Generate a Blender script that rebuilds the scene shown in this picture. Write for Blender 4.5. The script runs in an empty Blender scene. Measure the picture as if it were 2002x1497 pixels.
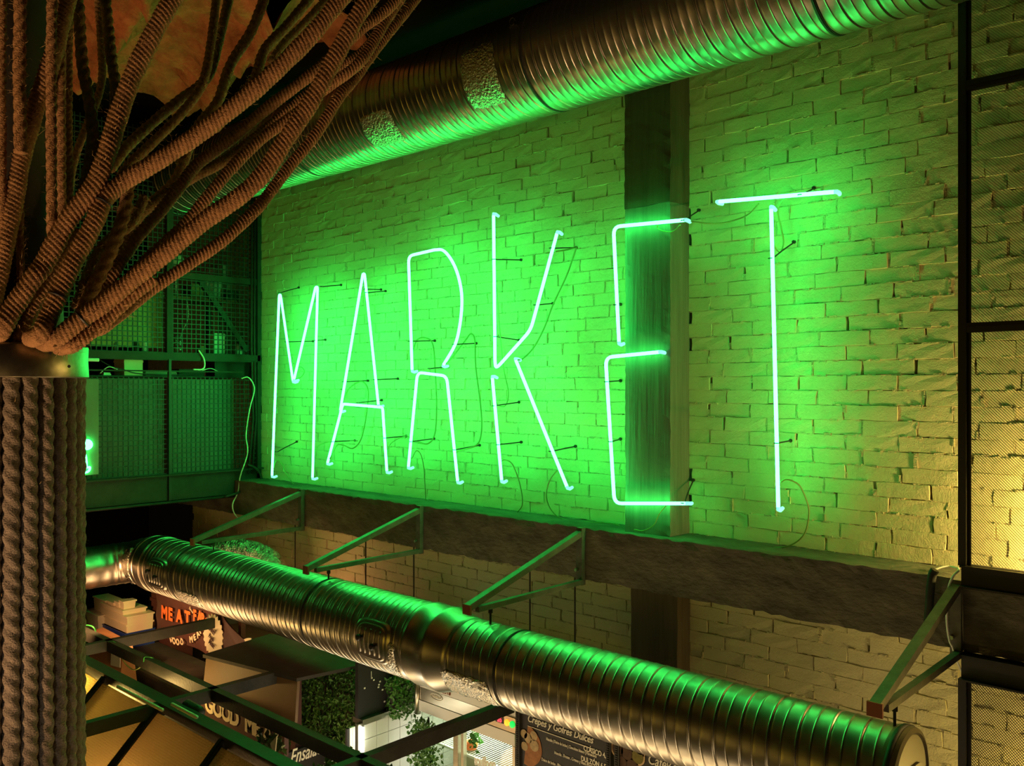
import bpy, math, random
import numpy as np
from mathutils import Vector, Matrix, noise
random.seed(7); np.random.seed(7)
PI = math.pi
SC = bpy.context.scene
COL = SC.collection

# ------------------------------------------------------------------ camera
FPX = 1720.0; CX, CY = 1001.0, 757.0
CAM = Vector((0.0, -4.44, 4.0))
FW = Vector((-.679, .7345, 0)).normalized(); RT = Vector((FW.y, -FW.x, 0))
cd = bpy.data.cameras.new('camera'); cam = bpy.data.objects.new('camera', cd); COL.objects.link(cam)
cam.location = CAM; cam.rotation_euler = (PI/2, 0, math.atan2(-FW.x, FW.y))
cd.sensor_width = 36; cd.lens = FPX/2002*36; cd.shift_y = (CY-748.5)/2002; cd.clip_start = .02
SC.camera = cam

# ------------------------------------------------------------------ colour management, world, lights
vs = SC.view_settings
vs.view_transform = 'Standard'; vs.look = 'None'; vs.gamma = 1; vs.exposure = 0.0; vs.use_curve_mapping = False
w = bpy.data.worlds.new('World'); SC.world = w; w.use_nodes = True
w.node_tree.nodes['Background'].inputs[0].default_value = (1, .6, .25, 1)
w.node_tree.nodes['Background'].inputs[1].default_value = .0015
NEON = (.028, 1.0, .140); NEON_S = 27.5

def light(name, kind, loc, e, col, r=.1, target=None, sy=None, spot=None):
    d = bpy.data.lights.new(name, kind); d.energy = e; d.color = col
    if kind == 'AREA':
        d.size = r
        if sy: d.shape = 'RECTANGLE'; d.size_y = sy
    else: d.shadow_soft_size = r
    if spot: d.spot_size = spot; d.spot_blend = .6
    o = bpy.data.objects.new(name, d); COL.objects.link(o); o.location = loc
    if target is not None:
        o.rotation_euler = (Vector(target)-Vector(loc)).to_track_quat('-Z', 'Y').to_euler()
    return o
AMB = (1, .62, .03); ORG = (1, .50, .20); YEL = (1, .70, .20)
light('hall_lamp', 'AREA', (-3.0, -9.0, 3.0), 16, AMB, 2.5, (-3.5, 0, 4.2), 1.2)
light('stall_light', 'AREA', (-6.45, -1.42, 1.86), 8, (1, .60, .26), 1.3, (-6.45, -1.15, 3.2), .3)  # added area light under the duct, gives its far end a golden reflection
light('rope_fill_spot', 'SPOT', (-1.5, -5.5, 1.7), 380, (1, .58, .28), .10, (-2.2, -3.75, 4.15), None, .62)  # unseen fill added for the ropes alone, cone kept off the wall
light('column_fill_spot', 'SPOT', (-.9, -4.9, 2.2), 15, (1, .86, .74), .12, (-2.35, -3.75, 3.3), None, .55)  # unseen fill added in whiter light for the wrapped column
light('foam_fill_spot', 'SPOT', (-5.0, -4.6, 2.2), 300, (1, .46, .17), .12, (-5.2, -3.0, 6.3), None, .95)  # unseen fill added to lift the ceiling foam
light('wall_washer', 'POINT', (-.62, -.17, 3.36), 52, YEL, .05)
light('wall_washer', 'POINT', (-.50, -.22, 2.15), 28, YEL, .05)
light('hall_spot', 'SPOT', (.8, -3.0, 1.6), 18, (1, .72, .36), .1, (-1.9, 0, 2.5), None, .8)
light('banner_fill_spot', 'SPOT', (-6.75, -2.0, 2.42), 100, ORG, .06, (-7.32, -.9, 1.98), None, 1.2)  # unseen fill added to brighten the banner and tubs
light('stall_light', 'POINT', (-5.75, -1.80, 1.95), 9, (1, .62, .18), .07)
light('stall_light', 'POINT', (-6.0, -.40, 2.2), 3.2, (1, .36, .18), .07)
light('stall_light', 'POINT', (-4.0, -1.3, 1.2), 3, (.98, 1, .8), .1)
light('duct_fill_strip', 'AREA', (-1.2, -3.3, .9), 16, (1, .62, .24), 3.4, (-1.2, -4.1, 1.9), .3)  # added strip without a fixture, warms the middle of the lower duct
light('duct_fill_strip', 'AREA', (-3.1, -1.38, 1.0), 30, (1, .70, .34), 4.4, (-3.1, -1.72, 2.0), .45)  # added strip turned away from the wall, gilds the duct's underside
light('stall_light', 'AREA', (-2.6, -2.1, 1.0), 4, (1, .72, .36), .8, (-2.6, -.8, 2.4), .4)
light('canopy_lamp', 'POINT', (-6.05, -2.13, 1.90), 26, (1, .66, .16), .05)
light('canopy_lamp', 'POINT', (-4.9, -2.35, 1.40), 17, (1, .55, .2), .08)
light('storage_lamp', 'POINT', (-8.2, -1.35, 4.05), 1.2, (1, .58, .2), .05)
for x in (-4.7, -3.5, -2.3, -1.2): light('stall_light', 'POINT', (x, -1.85, 1.05), 1.4, (1, .60, .24), .10)  # added row of points, put in for orange reflections under the duct
for i, (x, y, z, e) in enumerate([(-6.5, -7.2, 2.5, 9), (-5.2, -8.0, 2.7, 9), (-3.9, -7.5, 2.4, 9), (-2.6, -8.2, 2.6, 9), (-1.3, -7.4, 2.4, 9),
                                  (.1, -8.0, 2.5, 9), (1.4, -6.8, 2.2, 9), (-7.8, -5.6, 2.2, 9), (2.2, -5.0, 2.0, 8), (-.8, -6.6, 1.9, 6), (-4.6, -6.4, 1.9, 6)]):
    light('pendant_lamp', 'POINT', (x, y, z), e*.5, (1, .62, .14), .10)

# ------------------------------------------------------------------ pixel -> point helpers (2002x1497 frame)
def ray(x, y):
    u = (x-CX)/FPX
    return Vector((RT.x*u+FW.x, RT.y*u+FW.y, (CY-y)/FPX))
def PY(x, y, Y): r = ray(x, y); return CAM+r*((Y-CAM.y)/r.y)
def PX(x, y, X): r = ray(x, y); return CAM+r*((X-CAM.x)/r.x)
def PZ(x, y, Z): r = ray(x, y); return CAM+r*((Z-CAM.z)/r.z)
def PD(x, y, d): return CAM+ray(x, y)*d
def Z(r): return 4.0+r

# ------------------------------------------------------------------ materials
def mat(name, col, rough=.7, metal=0., var=.0, vscale=8, bump=0., bscale=60, col2=None, stretch=(1, 1, 1), bump2=0., b2scale=250, coat=0., spec=None, alpha=None):
    m = bpy.data.materials.new(name); m.use_nodes = True
    nt = m.node_tree; n = nt.nodes; l = nt.links; b = n['Principled BSDF']
    b.inputs['Base Color'].default_value = (*col, 1); b.inputs['Roughness'].default_value = rough; b.inputs['Metallic'].default_value = metal
    if spec is not None: b.inputs['Specular IOR Level'].default_value = spec
    if coat: b.inputs['Coat Weight'].default_value = coat
    geo = n.new('ShaderNodeNewGeometry'); mp = n.new('ShaderNodeMapping'); mp.inputs['Scale'].default_value = stretch
    l.new(geo.outputs['Position'], mp.inputs['Vector'])
    if var or col2:
        t = n.new('ShaderNodeTexNoise'); t.inputs['Scale'].default_value = vscale; t.inputs['Detail'].default_value = 5; t.inputs['Roughness'].default_value = .65
        l.new(mp.outputs[0], t.inputs['Vector'])
        r = n.new('ShaderNodeValToRGB'); r.color_ramp.elements[0].position = .32; r.color_ramp.elements[1].position = .68
        c2 = col2 or tuple(c*(1-var) for c in col)
        r.color_ramp.elements[0].color = (*c2, 1); r.color_ramp.elements[1].color = (*col, 1)
        l.new(t.outputs['Fac'], r.inputs[0]); l.new(r.outputs[0], b.inputs['Base Color'])
    last = None
    for s, sc_, dist in ((bump, bscale, .012), (bump2, b2scale, .004)):
        if s:
            t = n.new('ShaderNodeTexNoise'); t.inputs['Scale'].default_value = sc_; t.inputs['Detail'].default_value = 4
            l.new(mp.outputs[0], t.inputs['Vector'])
            bp = n.new('ShaderNodeBump'); bp.inputs['Strength'].default_value = s; bp.inputs['Distance'].default_value = dist
            l.new(t.outputs['Fac'], bp.inputs['Height'])
            if last: l.new(last.outputs[0], bp.inputs['Normal'])
            last = bp
    if last: l.new(last.outputs[0], b.inputs['Normal'])
    return m
def emat(name, col, s):
    m = bpy.data.materials.new(name); m.use_nodes = True; nt = m.node_tree
    b = nt.nodes['Principled BSDF']; b.inputs['Base Color'].default_value = (*col, 1)
    b.inputs['Emission Color'].default_value = (*col, 1); b.inputs['Emission Strength'].default_value = s
    return m
M = {}
M['paint'] = mat('painted_brick', (.80, .74, .43), .55, var=.10, vscale=3, bump=.25, bscale=38, bump2=.55, b2scale=190)
M['mortar'] = mat('painted_mortar', (.72, .66, .38), .7, var=.30, vscale=25, bump=.8, bscale=90)
M['void'] = mat('dark_cavity', (.03, .026, .02), .9)
M['concrete'] = mat('raw_concrete', (.19, .17, .115), .85, var=.6, vscale=7, bump=.6, bscale=34, stretch=(.6, 1, 1.3), bump2=.5, b2scale=150)
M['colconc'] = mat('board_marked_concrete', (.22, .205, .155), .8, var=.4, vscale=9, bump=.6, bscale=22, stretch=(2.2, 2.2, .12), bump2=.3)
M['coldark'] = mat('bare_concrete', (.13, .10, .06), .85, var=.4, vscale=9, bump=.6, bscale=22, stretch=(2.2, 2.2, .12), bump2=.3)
M['galv'] = mat('galvanised_steel', (.54, .50, .44), .34, 1., var=.2, vscale=3, stretch=(.6, 4, 4))
M['foil'] = mat('crinkled_foil', (.80, .77, .70), .22, 1., bump=1., bscale=75, bump2=.5, b2scale=190)
M['capmetal'] = mat('dull_cap_metal', (.20, .165, .11), .45, .3)
M['darkband'] = mat('joint_gasket', (.03, .028, .025), .6)
M['rope'] = mat('jute_rope', (.42, .225, .105), .9, var=.45, vscale=55, bump=.5, bscale=260, spec=.1)
M['ropegrey'] = mat('whiter_lit_jute_rope', (.27, .22, .17), .9, var=.45, vscale=55, bump=.5, bscale=260, spec=.1)  # greyer copy of the jute, whiter light put into the colour
M['fibre'] = mat('jute_fibre', (.42, .27, .12), .9, spec=.1)
M['trunk'] = mat('dark_column_paint', (.055, .045, .035), .7, var=.3)
M['collar'] = mat('collar_metal', (.42, .37, .28), .33, 1., var=.5, vscale=14, bump=.15, bscale=18)
M['gsteel'] = mat('painted_frame_steel', (.045, .044, .036), .5, .0, var=.35, vscale=12, bump=.1, bscale=60, spec=.25)
M['brsteel'] = mat('bracket_steel', (.17, .16, .13), .45, .15, var=.45, vscale=14, bump=.15, bscale=60)
M['black'] = mat('black_steel', (.022, .019, .016), .5, .0, var=.3)
M['rust'] = mat('red_primer', (.28, .09, .04), .7)
M['rail'] = mat('mezzanine_steel', (.045, .045, .036), .55, 0., var=.3, vscale=10, spec=.2)
M['ply'] = mat('yellowed_plywood', (.55, .46, .16), .6, var=.15)
M['wire'] = mat('mesh_wire', (.022, .022, .02), .5)
M['sheet'] = mat('backing_sheet', (.20, .20, .16), .6, var=.2, vscale=4)
M['foam'] = mat('spray_foam', (.34, .13, .055), .95, var=.6, vscale=6, bump=1., bscale=40, bump2=.6, b2scale=150, spec=.05)
M['dark'] = mat('dark_void', (.010, .009, .008), .95, spec=.05)
M['floor'] = mat('floor_concrete', (.16, .13, .10), .5, var=.3)
M['cable'] = mat('cable_sheath', (.24, .30, .08), .5)
M['cablegreen'] = mat('green_cable', (.02, .20, .03), .45)
M['white'] = mat('white_plastic', (.88, .86, .78), .4)
M['cream'] = mat('cream_print', (.86, .72, .50), .6)
M['orange'] = mat('orange_print', (.90, .20, .045), .6)
M['maroon'] = mat('maroon_board', (.085, .028, .020), .7, var=.2)
M['banner'] = mat('brown_banner', (.10, .040, .032), .6, var=.25, vscale=6)
M['hood'] = mat('stall_hood', (.20, .115, .045), .55, var=.15, vscale=4)
M['darkboard'] = mat('dark_board', (.05, .042, .03), .75, var=.4, vscale=9)
M['card'] = mat('cardboard', (.50, .24, .10), .8, var=.2)
M['tile'] = mat('white_tile', (.74, .75, .68), .18)
M['grout'] = mat('tile_grout', (.10, .09, .07), .9)
M['chalk'] = mat('chalkboard', (.022, .020, .020), .6, var=.3)
M['chalkw'] = mat('chalk_print', (.84, .79, .66), .8)
M['leaf'] = mat('leaf_green', (.10, .27, .03), .5, col2=(.035, .12, .012), vscale=30)
M['leafgrey'] = mat('grey_green_leaf', (.22, .25, .12), .5, col2=(.12, .16, .06), vscale=30)
M['brushed'] = mat('brushed_steel', (.55, .50, .40), .32, 1., var=.15, vscale=20, stretch=(.1, 1, 10))
M['foambox'] = mat('polystyrene', (.82, .76, .62), .7, bump=.3, bscale=120)
M['tub'] = mat('translucent_tub', (.80, .68, .48), .4)
M['neon'] = emat('neon_gas_glow', NEON, NEON_S)
M['neon2'] = emat('neon_gas_glow_small', NEON, 26.0)
M['led'] = emat('led_strip_glow', (1, .96, .78), 8)
M['lampred'] = emat('display_red', (1, .05, .08), 2.2); M['lampamb'] = emat('lamp_amber', (1, .30, .02), 2.2); M['lampgrn'] = emat('lamp_green', (.02, 1, .12), 1.0)
def glassmat(name, col, mixf, rough=.05):
    m = bpy.data.materials.new(name); m.use_nodes = True; nt = m.node_tree; n = nt.nodes; l = nt.links
    out = n['Material Output']; n.remove(n['Principled BSDF'])
    tr = n.new('ShaderNodeBsdfTransparent'); tr.inputs[0].default_value = (*col, 1)
    gl = n.new('ShaderNodeBsdfGlossy'); gl.inputs['Roughness'].default_value = rough
    mx = n.new('ShaderNodeMixShader'); mx.inputs[0].default_value = mixf
    l.new(tr.outputs[0], mx.inputs[1]); l.new(gl.outputs[0], mx.inputs[2]); l.new(mx.outputs[0], out.inputs[0])
    return m
M['glass'] = glassmat('door_glass', (.86, .92, .84), .10)
M['tubecap'] = emat('electrode_glass', (.20, .95, .55), 1.6)
def polycarb():
    m = bpy.data.materials.new('ribbed_polycarbonate'); m.use_nodes = True; nt = m.node_tree; n = nt.nodes; l = nt.links
    out = n['Material Output']; b = n['Principled BSDF']; b.inputs['Base Color'].default_value = (.62, .52, .30, 1); b.inputs['Roughness'].default_value = .35
    t = n.new('ShaderNodeBsdfTranslucent'); t.inputs[0].default_value = (.85, .72, .42, 1)
    mx = n.new('ShaderNodeMixShader'); mx.inputs[0].default_value = .7
    geo = n.new('ShaderNodeNewGeometry'); wv = n.new('ShaderNodeTexWave'); wv.bands_direction = 'X'; wv.inputs['Scale'].default_value = 22; wv.inputs['Distortion'].default_value = .15
    l.new(geo.outputs['Position'], wv.inputs['Vector'])
    wz = n.new('ShaderNodeTexWave'); wz.bands_direction = 'Z'; wz.inputs['Scale'].default_value = 34; wz.inputs['Distortion'].default_value = 1.0
    l.new(geo.outputs['Position'], wz.inputs['Vector'])
    ad = n.new('ShaderNodeMath'); ad.operation = 'ADD'; l.new(wv.outputs['Fac'], ad.inputs[0]); l.new(wz.outputs['Fac'], ad.inputs[1])
    bp = n.new('ShaderNodeBump'); bp.inputs['Strength'].default_value = .9; bp.inputs['Distance'].default_value = .004; l.new(ad.outputs[0], bp.inputs['Height'])
    l.new(bp.outputs[0], b.inputs['Normal']); l.new(bp.outputs[0], t.inputs['Normal'])
    l.new(b.outputs[0], mx.inputs[1]); l.new(t.outputs[0], mx.inputs[2]); l.new(mx.outputs[0], out.inputs[0])
    return m
M['poly'] = polycarb()

# ------------------------------------------------------------------ mesh helpers
class MB:
    def __init__(s): s.v = []; s.f = []
    def add(s, v, f):
        k = len(s.v); s.v += [tuple(p) for p in v]; s.f += [tuple(i+k for i in q) for q in f]; return s
    def box(s, lo, hi):
        x0, y0, z0 = lo; x1, y1, z1 = hi
        return s.add([(x0, y0, z0), (x1, y0, z0), (x1, y1, z0), (x0, y1, z0), (x0, y0, z1), (x1, y0, z1), (x1, y1, z1), (x0, y1, z1)],
                     [(0, 3, 2, 1), (4, 5, 6, 7), (0, 1, 5, 4), (1, 2, 6, 5), (2, 3, 7, 6), (3, 0, 4, 7)])
    def hexa(s, b, t):     # four bottom corners and four top corners, same order
        return s.add(list(b)+list(t), [(0, 3, 2, 1), (4, 5, 6, 7), (0, 1, 5, 4), (1, 2, 6, 5), (2, 3, 7, 6), (3, 0, 4, 7)])
    def bar(s, p, q, w_, h=None, up=(0, 0, 1), bev=0):
        p = Vector(p); q = Vector(q); d = (q-p).normalized(); up = Vector(up)
        if abs(d.dot(up)) > .98: up = Vector((1, 0, 0))
        a = d.cross(up).normalized(); b = a.cross(d).normalized(); h = h or w_
        c = [(-1, -1), (1, -1), (1, 1), (-1, 1)]
        return s.hexa([p+a*(w_/2*i)+b*(h/2*j) for i, j in c], [q+a*(w_/2*i)+b*(h/2*j) for i, j in c])
    def tube(s, pts, r, n=8, cap=True, closed=False):
        pts = [Vector(p) for p in pts]; N = len(pts); k = len(s.v); nrm = None
        for i, p in enumerate(pts):
            a = pts[i-1] if (i or closed) else p; b = pts[(i+1) % N] if (i < N-1 or closed) else p
            t = (b-a).normalized()
            if nrm is None:
                nrm = t.orthogonal().normalized()
            nrm = (nrm-t*nrm.dot(t)).normalized(); bn = t.cross(nrm); rr = r[i] if isinstance(r, (list, tuple)) else r
            for j in range(n):
                an = 2*PI*j/n; s.v.append(tuple(p+nrm*(rr*math.cos(an))+bn*(rr*math.sin(an))))
        for i in range(N if closed else N-1):
            i2 = (i+1) % N
            for j in range(n):
                j2 = (j+1) % n; s.f.append((k+i*n+j, k+i*n+j2, k+i2*n+j2, k+i2*n+j))
        if cap and not closed:
            s.f.append(tuple(k+j for j in range(n))[::-1]); s.f.append(tuple(k+(N-1)*n+j for j in range(n)))
        return s
    def prism(s, poly, d):   # polygon of 3d points extruded by vector d
        n = len(poly); d = Vector(d); p = [Vector(a) for a in poly]
        return s.add(p+[a+d for a in p], [tuple(range(n))[::-1], tuple(range(n, 2*n))]+[(i, (i+1) % n, n+(i+1) % n, n+i) for i in range(n)])
    def lathe(s, c, prof, axis='z', n=24):
        k = len(s.v); c = Vector(c)
        for r, h in prof:
            for j in range(n):
                a = 2*PI*j/n; u, v_ = r*math.cos(a), r*math.sin(a)
                s.v.append(tuple(c+Vector({'z': (u, v_, h), 'x': (h, u, v_), 'y': (u, h, v_)}[axis])))
        for i in range(len(prof)-1):
            for j in range(n):
                j2 = (j+1) % n; s.f.append((k+i*n+j, k+i*n+j2, k+(i+1)*n+j2, k+(i+1)*n+j))
        s.f.append(tuple(k+j for j in range(n))[::-1]); s.f.append(tuple(k+(len(prof)-1)*n+j for j in range(n)))
        return s
def spline(pts, n=8):
    pts = [Vector(p) for p in pts]
    if len(pts) < 3: return pts
    P = [pts[0]*2-pts[1]]+pts+[pts[-1]*2-pts[-2]]; out = []
    for i in range(1, len(P)-2):
        for k in range(n):
            t = k/n; a, b, c, d = P[i-1], P[i], P[i+1], P[i+2]
            out.append(.5*((2*b)+(c-a)*t+(2*a-5*b+4*c-d)*t*t+(3*b-a-3*c+d)*t**3))
    out.append(P[-2]); return out
def rounded(pts, r, n=5):
    pts = [Vector(p) for p in pts]; out = [pts[0]]
    for i in range(1, len(pts)-1):
        p = pts[i]; a = (pts[i-1]-p); b = (pts[i+1]-p); ra = min(r, a.length*.45); rb = min(r, b.length*.45)
        A = p+a.normalized()*ra; B = p+b.normalized()*rb
        for k in range(n+1):
            t = k/n; out.append(A*(1-t)**2+p*2*t*(1-t)+B*t*t)
    out.append(pts[-1]); return out

WL = {}      # world location of every object made here
def link(o, parent, wl):
    COL.objects.link(o); WL[o.name] = Vector(wl)
    if parent: o.parent = parent; o.location = Vector(wl)-WL[parent.name]
    else: o.location = wl
    return o
def props(o, label=None, cat=None, group=None, kind=None):
    if label: o['label'] = label
    if cat: o['category'] = cat
    if group: o['group'] = group
    if kind: o['kind'] = kind
    return o
def obj(name, mb, m, parent=None, smooth=False, label=None, cat=None, group=None, kind=None, base=False):
    v = np.array(mb.v, dtype=float); lo = v.min(0); hi = v.max(0); c = (lo+hi)/2
    if base or not parent: c[2] = lo[2]
    me = bpy.data.meshes.new(name); me.from_pydata((v-c).tolist(), [], mb.f); me.update()
    if smooth: me.polygons.foreach_set('use_smooth', [True]*len(me.polygons))
    me.materials.append(M[m] if isinstance(m, str) else m)
    o = bpy.data.objects.new(name, me); link(o, parent, Vector(c))
    return props(o, label, cat, group, kind)
def grid_obj(name, V, m, parent=None, closed=False, smooth=True, cap=False, **k):
    N, K = V.shape[:2]; v = V.reshape(-1, 3); c = (v.min(0)+v.max(0))/2
    if not parent: c[2] = v[:, 2].min()
    i, j = np.meshgrid(np.arange(N-1), np.arange(K if closed else K-1), indexing='ij'); j2 = (j+1) % K
    f = np.stack([i*K+j, i*K+j2, (i+1)*K+j2, (i+1)*K+j], -1).reshape(-1, 4)
    me = bpy.data.meshes.new(name); faces = f.tolist()
    if cap: faces += [list(range(K))[::-1], list(range((N-1)*K, N*K))]
    me.from_pydata((v-c).tolist(), [], faces); me.update()
    if smooth: me.polygons.foreach_set('use_smooth', [True]*len(me.polygons))
    me.materials.append(M[m] if isinstance(m, str) else m)
    o = bpy.data.objects.new(name, me); link(o, parent, Vector(c)); return props(o, **k)
def thing(name, loc, label, cat, group=None, kind=None):
    o = bpy.data.objects.new(name, None); o.empty_display_size = .1; link(o, None, Vector(loc)); return props(o, label, cat, group, kind)
def inst(src, name, loc, parent, scale=None, rot=None):
    o = bpy.data.objects.new(name, src); link(o, parent, Vector(loc))
    if scale: o.scale = scale
    if rot: o.rotation_euler = rot
    return o
def text(name, s, size, loc, m, parent, plane='y', shear=0., bold=0., ang=0., align='LEFT', ext=.0015, sx=1.0, label=None):
    cu = bpy.data.curves.new(name, 'FONT'); cu.body = s; cu.size = size; cu.shear = shear; cu.offset = bold; cu.extrude = ext; cu.align_x = align; cu.resolution_u = 3
    t = bpy.data.objects.new(name, cu); COL.objects.link(t)
    me = bpy.data.meshes.new_from_object(t.evaluated_get(bpy.context.evaluated_depsgraph_get())); bpy.data.objects.remove(t)
    R = Matrix.Rotation(PI/2, 4, 'X') if plane == 'y' else Matrix.Rotation(PI/2, 4, 'Z') @ Matrix.Rotation(PI/2, 4, 'X')
    me.transform(R @ Matrix.Rotation(ang, 4, 'Z') @ Matrix.Diagonal((sx, 1, 1, 1)))
    me.materials.clear(); me.materials.append(M[m]); me.name = name
    o = bpy.data.objects.new(name, me); link(o, parent, Vector(loc)); return props(o, label)

# ------------------------------------------------------------------ the shell: floor, ceiling, outer slabs
obj('floor', MB().box((-11, -10, -.2), (4, 1.2, 0)), 'floor', label='bare concrete floor of the market hall', cat='floor', kind='structure')
ceil = thing('ceiling', (-4, -4, 6.4), 'dark ceiling coated with brown sprayed foam at the left', 'ceiling', kind='structure')
obj('slab', MB().box((-11, -10, 6.4), (4, 1.2, 6.6)), 'dark', ceil)
nx, ny = 150, 110
X = np.linspace(-6.6, -4.3, nx); Y = np.linspace(-4.4, -1.0, ny)
V = np.zeros((nx, ny, 3))
for i in range(nx):
    for j in range(ny):
        x, y = X[i], Y[j]
        q = (y*2.1+.55*math.sin(x*1.3)+.5*noise.noise((x*.7, y*.7, 3)))
        rid = abs(math.sin(q*1.9))**.6
        ed_ = min(1, (x+6.6)/.12, (-1.0-y)/.12)
        V[i, j] = (x+.08*noise.noise((y*2, 1, 0)), y+.10*noise.noise((x*2, 5, 0)), 6.30+.10*(1-ed_)-.26*(1-rid)-.10*(noise.noise((x*3, y*3, 1))+.5)-.05*noise.noise((x*9, y*9, 2)))
grid_obj('foam_coating', V, 'foam', ceil, label='lumpy brown sprayed foam over the joists')

# ------------------------------------------------------------------ brick walls
PITCH = .0755; BL = .26
def brick_mesh(seed):
    rnd = random.Random(seed); L, H = .5, .5
    xs = [-.5, -.17, .2, .5]; zs = [-.5, .05, .5]; v = []; f = []
    for z in zs:
        for x in xs:
            ex = .015*rnd.uniform(-1, 1) if abs(x) == .5 else 0; ez = .05*rnd.uniform(-1, 1) if abs(z) == .5 else 0
            v.append((x*.985+ex*.8, rnd.uniform(-.0018, .0018), z*.945+ez*.8))
    for r in range(2):
        for c in range(3): f.append((r*4+c, r*4+c+1, r*4+c+5, r*4+c+4))
    ring = [0, 1, 2, 3, 7, 11, 10, 9, 8, 4]; k = len(v)
    for i in ring: x, y, z = v[i]; v.append((x*1.012, y+.006, z*1.05))
    k2 = len(v)
    for i in range(10): x, y, z = v[k+i]; v.append((x, .05, z))
    for i in range(10):
        j = (i+1) % 10
        f.append((ring[j], ring[i], k+i, k+j)); f.append((k+j, k+i, k2+i, k2+j))
    me = bpy.data.meshes.new('brick'); me.from_pydata(v, [], f); me.update(); me.materials.append(M['paint']); return me
BM = [brick_mesh(i) for i in range(16)]
def brick_bay(name, x0, x1, z0, z1, label, seed, shift=0, singles=300):
    rnd = random.Random(seed)
    root = thing(name, ((x0+x1)/2, .05, z0), label, 'wall', kind='structure')
    obj('backing', MB().box((x0, .055, z0-.05), (x1, .2, z1+.05)), 'void', root)
    rows = int(round((z1-z0)/PITCH)); bricks = []; mo = MB()
    def seg(xa, xb, za, zb):
        f = rnd.choice([.000, .001, .001, .002, .003, .004, .006, .010, -.003, -.004])
        j = lambda s: rnd.uniform(-s, s)
        mo.hexa([(xa, f+j(.002), za+j(.002)), (xb, f+j(.002), za+j(.002)), (xb, .055, za), (xa, .055, za)],
                [(xa, f+j(.002), zb+j(.002)), (xb, f+j(.002), zb+j(.002)), (xb, .055, zb), (xa, .055, zb)])
    for r in range(rows):
        zc_ = z0+(r+.5)*PITCH; off = (r % 2)*BL/2+rnd.uniform(-.03, .03)+shift
        x = x0-BL+((off) % BL)
        while x < x1:
            l = BL*rnd.uniform(.96, 1.04)
            a, b = max(x, x0), min(x+l, x1)
            if b-a > .035:
                j = rnd.choice([.003, .003, .004, .005, .006, .008, .012, .016])
                bricks.append((a+j*.5, b-j*.5, zc_))
                if rnd.random() > .10:      # vertical joint filling (some left open)
                    for q in range(2): 
                        if rnd.random() > .12: seg(b-j*.5-.003, b+j*.5+.003, zc_-PITCH/2+q*PITCH/2, zc_+q*PITCH/2)
            x += l
        x = x0
        while x < x1:
            l = rnd.uniform(.012, .050)
            if rnd.random() > .09: seg(x, min(x+l, x1), zc_-PITCH/2-rnd.uniform(.003, .006), zc_-PITCH/2+rnd.uniform(.003, .006))
            x += l
    bricks.sort(key=lambda b: (b[0]-CAM.x)**2+4.44**2+(b[2]-4.0)**2)
    rest = MB()
    for i, (a, b, zc_) in enumerate(bricks):
        me = rnd.choice(BM); dy = rnd.uniform(-.0035, .003); sx = b-a
        if i < singles:
            inst(me, 'brick', ((a+b)/2, dy, zc_), root, (sx, 1, PITCH), (rnd.uniform(-.006, .006), rnd.uniform(-.008, .008), rnd.uniform(-.008, .008)))
        else:
            rest.add([((a+b)/2+p.co.x*sx, dy+p.co.y, zc_+p.co.z*PITCH) for p in me.vertices], [tuple(p.vertices) for p in me.polygons])
    if rest.v: obj('bricks', rest, 'paint', root, kind='stuff')
    obj('mortar', mo, 'mortar', root, kind='stuff')
    return root
LED = Z(-.845); BT = Z(-1.15)
brick_bay('wall_back', -7.31, -3.02, LED, Z(1.95), 'painted brick wall carrying the letters left of the concrete column', 1)
brick_bay('wall_back', -2.72, -.55, LED, Z(2.0), 'painted brick wall carrying the letter T right of the column', 2)
brick_bay('wall_lower', -8.6, -3.02, Z(-1.98), BT, 'painted brick wall below the concrete beam, left of the column', 3)
brick_bay('wall_lower', -2.72, -.55, Z(-2.08), BT, 'painted brick wall below the concrete beam, right of the column', 4)
brick_bay('wall_back', -.55, 1.4, LED, Z(2.0), 'painted brick wall beyond the right edge, behind the mesh screen', 5, 0, 0)
brick_bay('wall_lower', -.55, 1.4, Z(-2.08), BT, 'painted brick wall below the beam beyond the right edge', 6, 0, 0)
obj('wall_base', MB().box((-8.6, .02, 0), (1.4, .2, Z(-1.98))), 'paint', label='plain wall base behind the market stalls', cat='wall', kind='structure')

def rough_box(name, lo, hi, m, parent, n, amp, seed=0, **k):
    # a box whose faces carry real unevenness and chipped edges
    import bmesh
    bm = bmesh.new(); bmesh.ops.create_cube(bm, size=1)
    S = Vector(hi)-Vector(lo); C = (Vector(hi)+Vector(lo))/2
    for ax, cnt in enumerate(n):
        for i in range(1, cnt):
            no = Vector((0, 0, 0)); no[ax] = 1; co = Vector((0, 0, 0)); co[ax] = -.5+i/cnt
            bmesh.ops.bisect_plane(bm, geom=bm.verts[:]+bm.edges[:]+bm.faces[:], plane_co=co, plane_no=no)
    mb = MB(); bm.verts.ensure_lookup_table(); bm.verts.index_update()
    for v in bm.verts:
        e = sum(abs(abs(c)-.5) < 1e-4 for c in v.co)
        p = Vector((C.x+v.co.x*S.x, C.y+v.co.y*S.y, C.z+v.co.z*S.z)); a = amp*(2.2 if e > 1 else .8)
        d = noise.noise_vector(p*5+Vector((seed, 0, 0)))*a*.35+noise.noise_vector(p*26)*a*.8
        if e > 1: d -= (p-C).normalized()*abs(noise.noise(p*14))*amp*1.5
        mb.v.append(tuple(p+d))
    mb.f = [tuple(v.index for v in f.verts) for f in bm.faces]; bm.free()
    return obj(name, mb, m, parent, smooth=False, **k)
colr = thing('concrete_column', (-2.86, 0, Z(-2)), 'board-marked concrete column rising behind the letter E', 'column', kind='structure')
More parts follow.
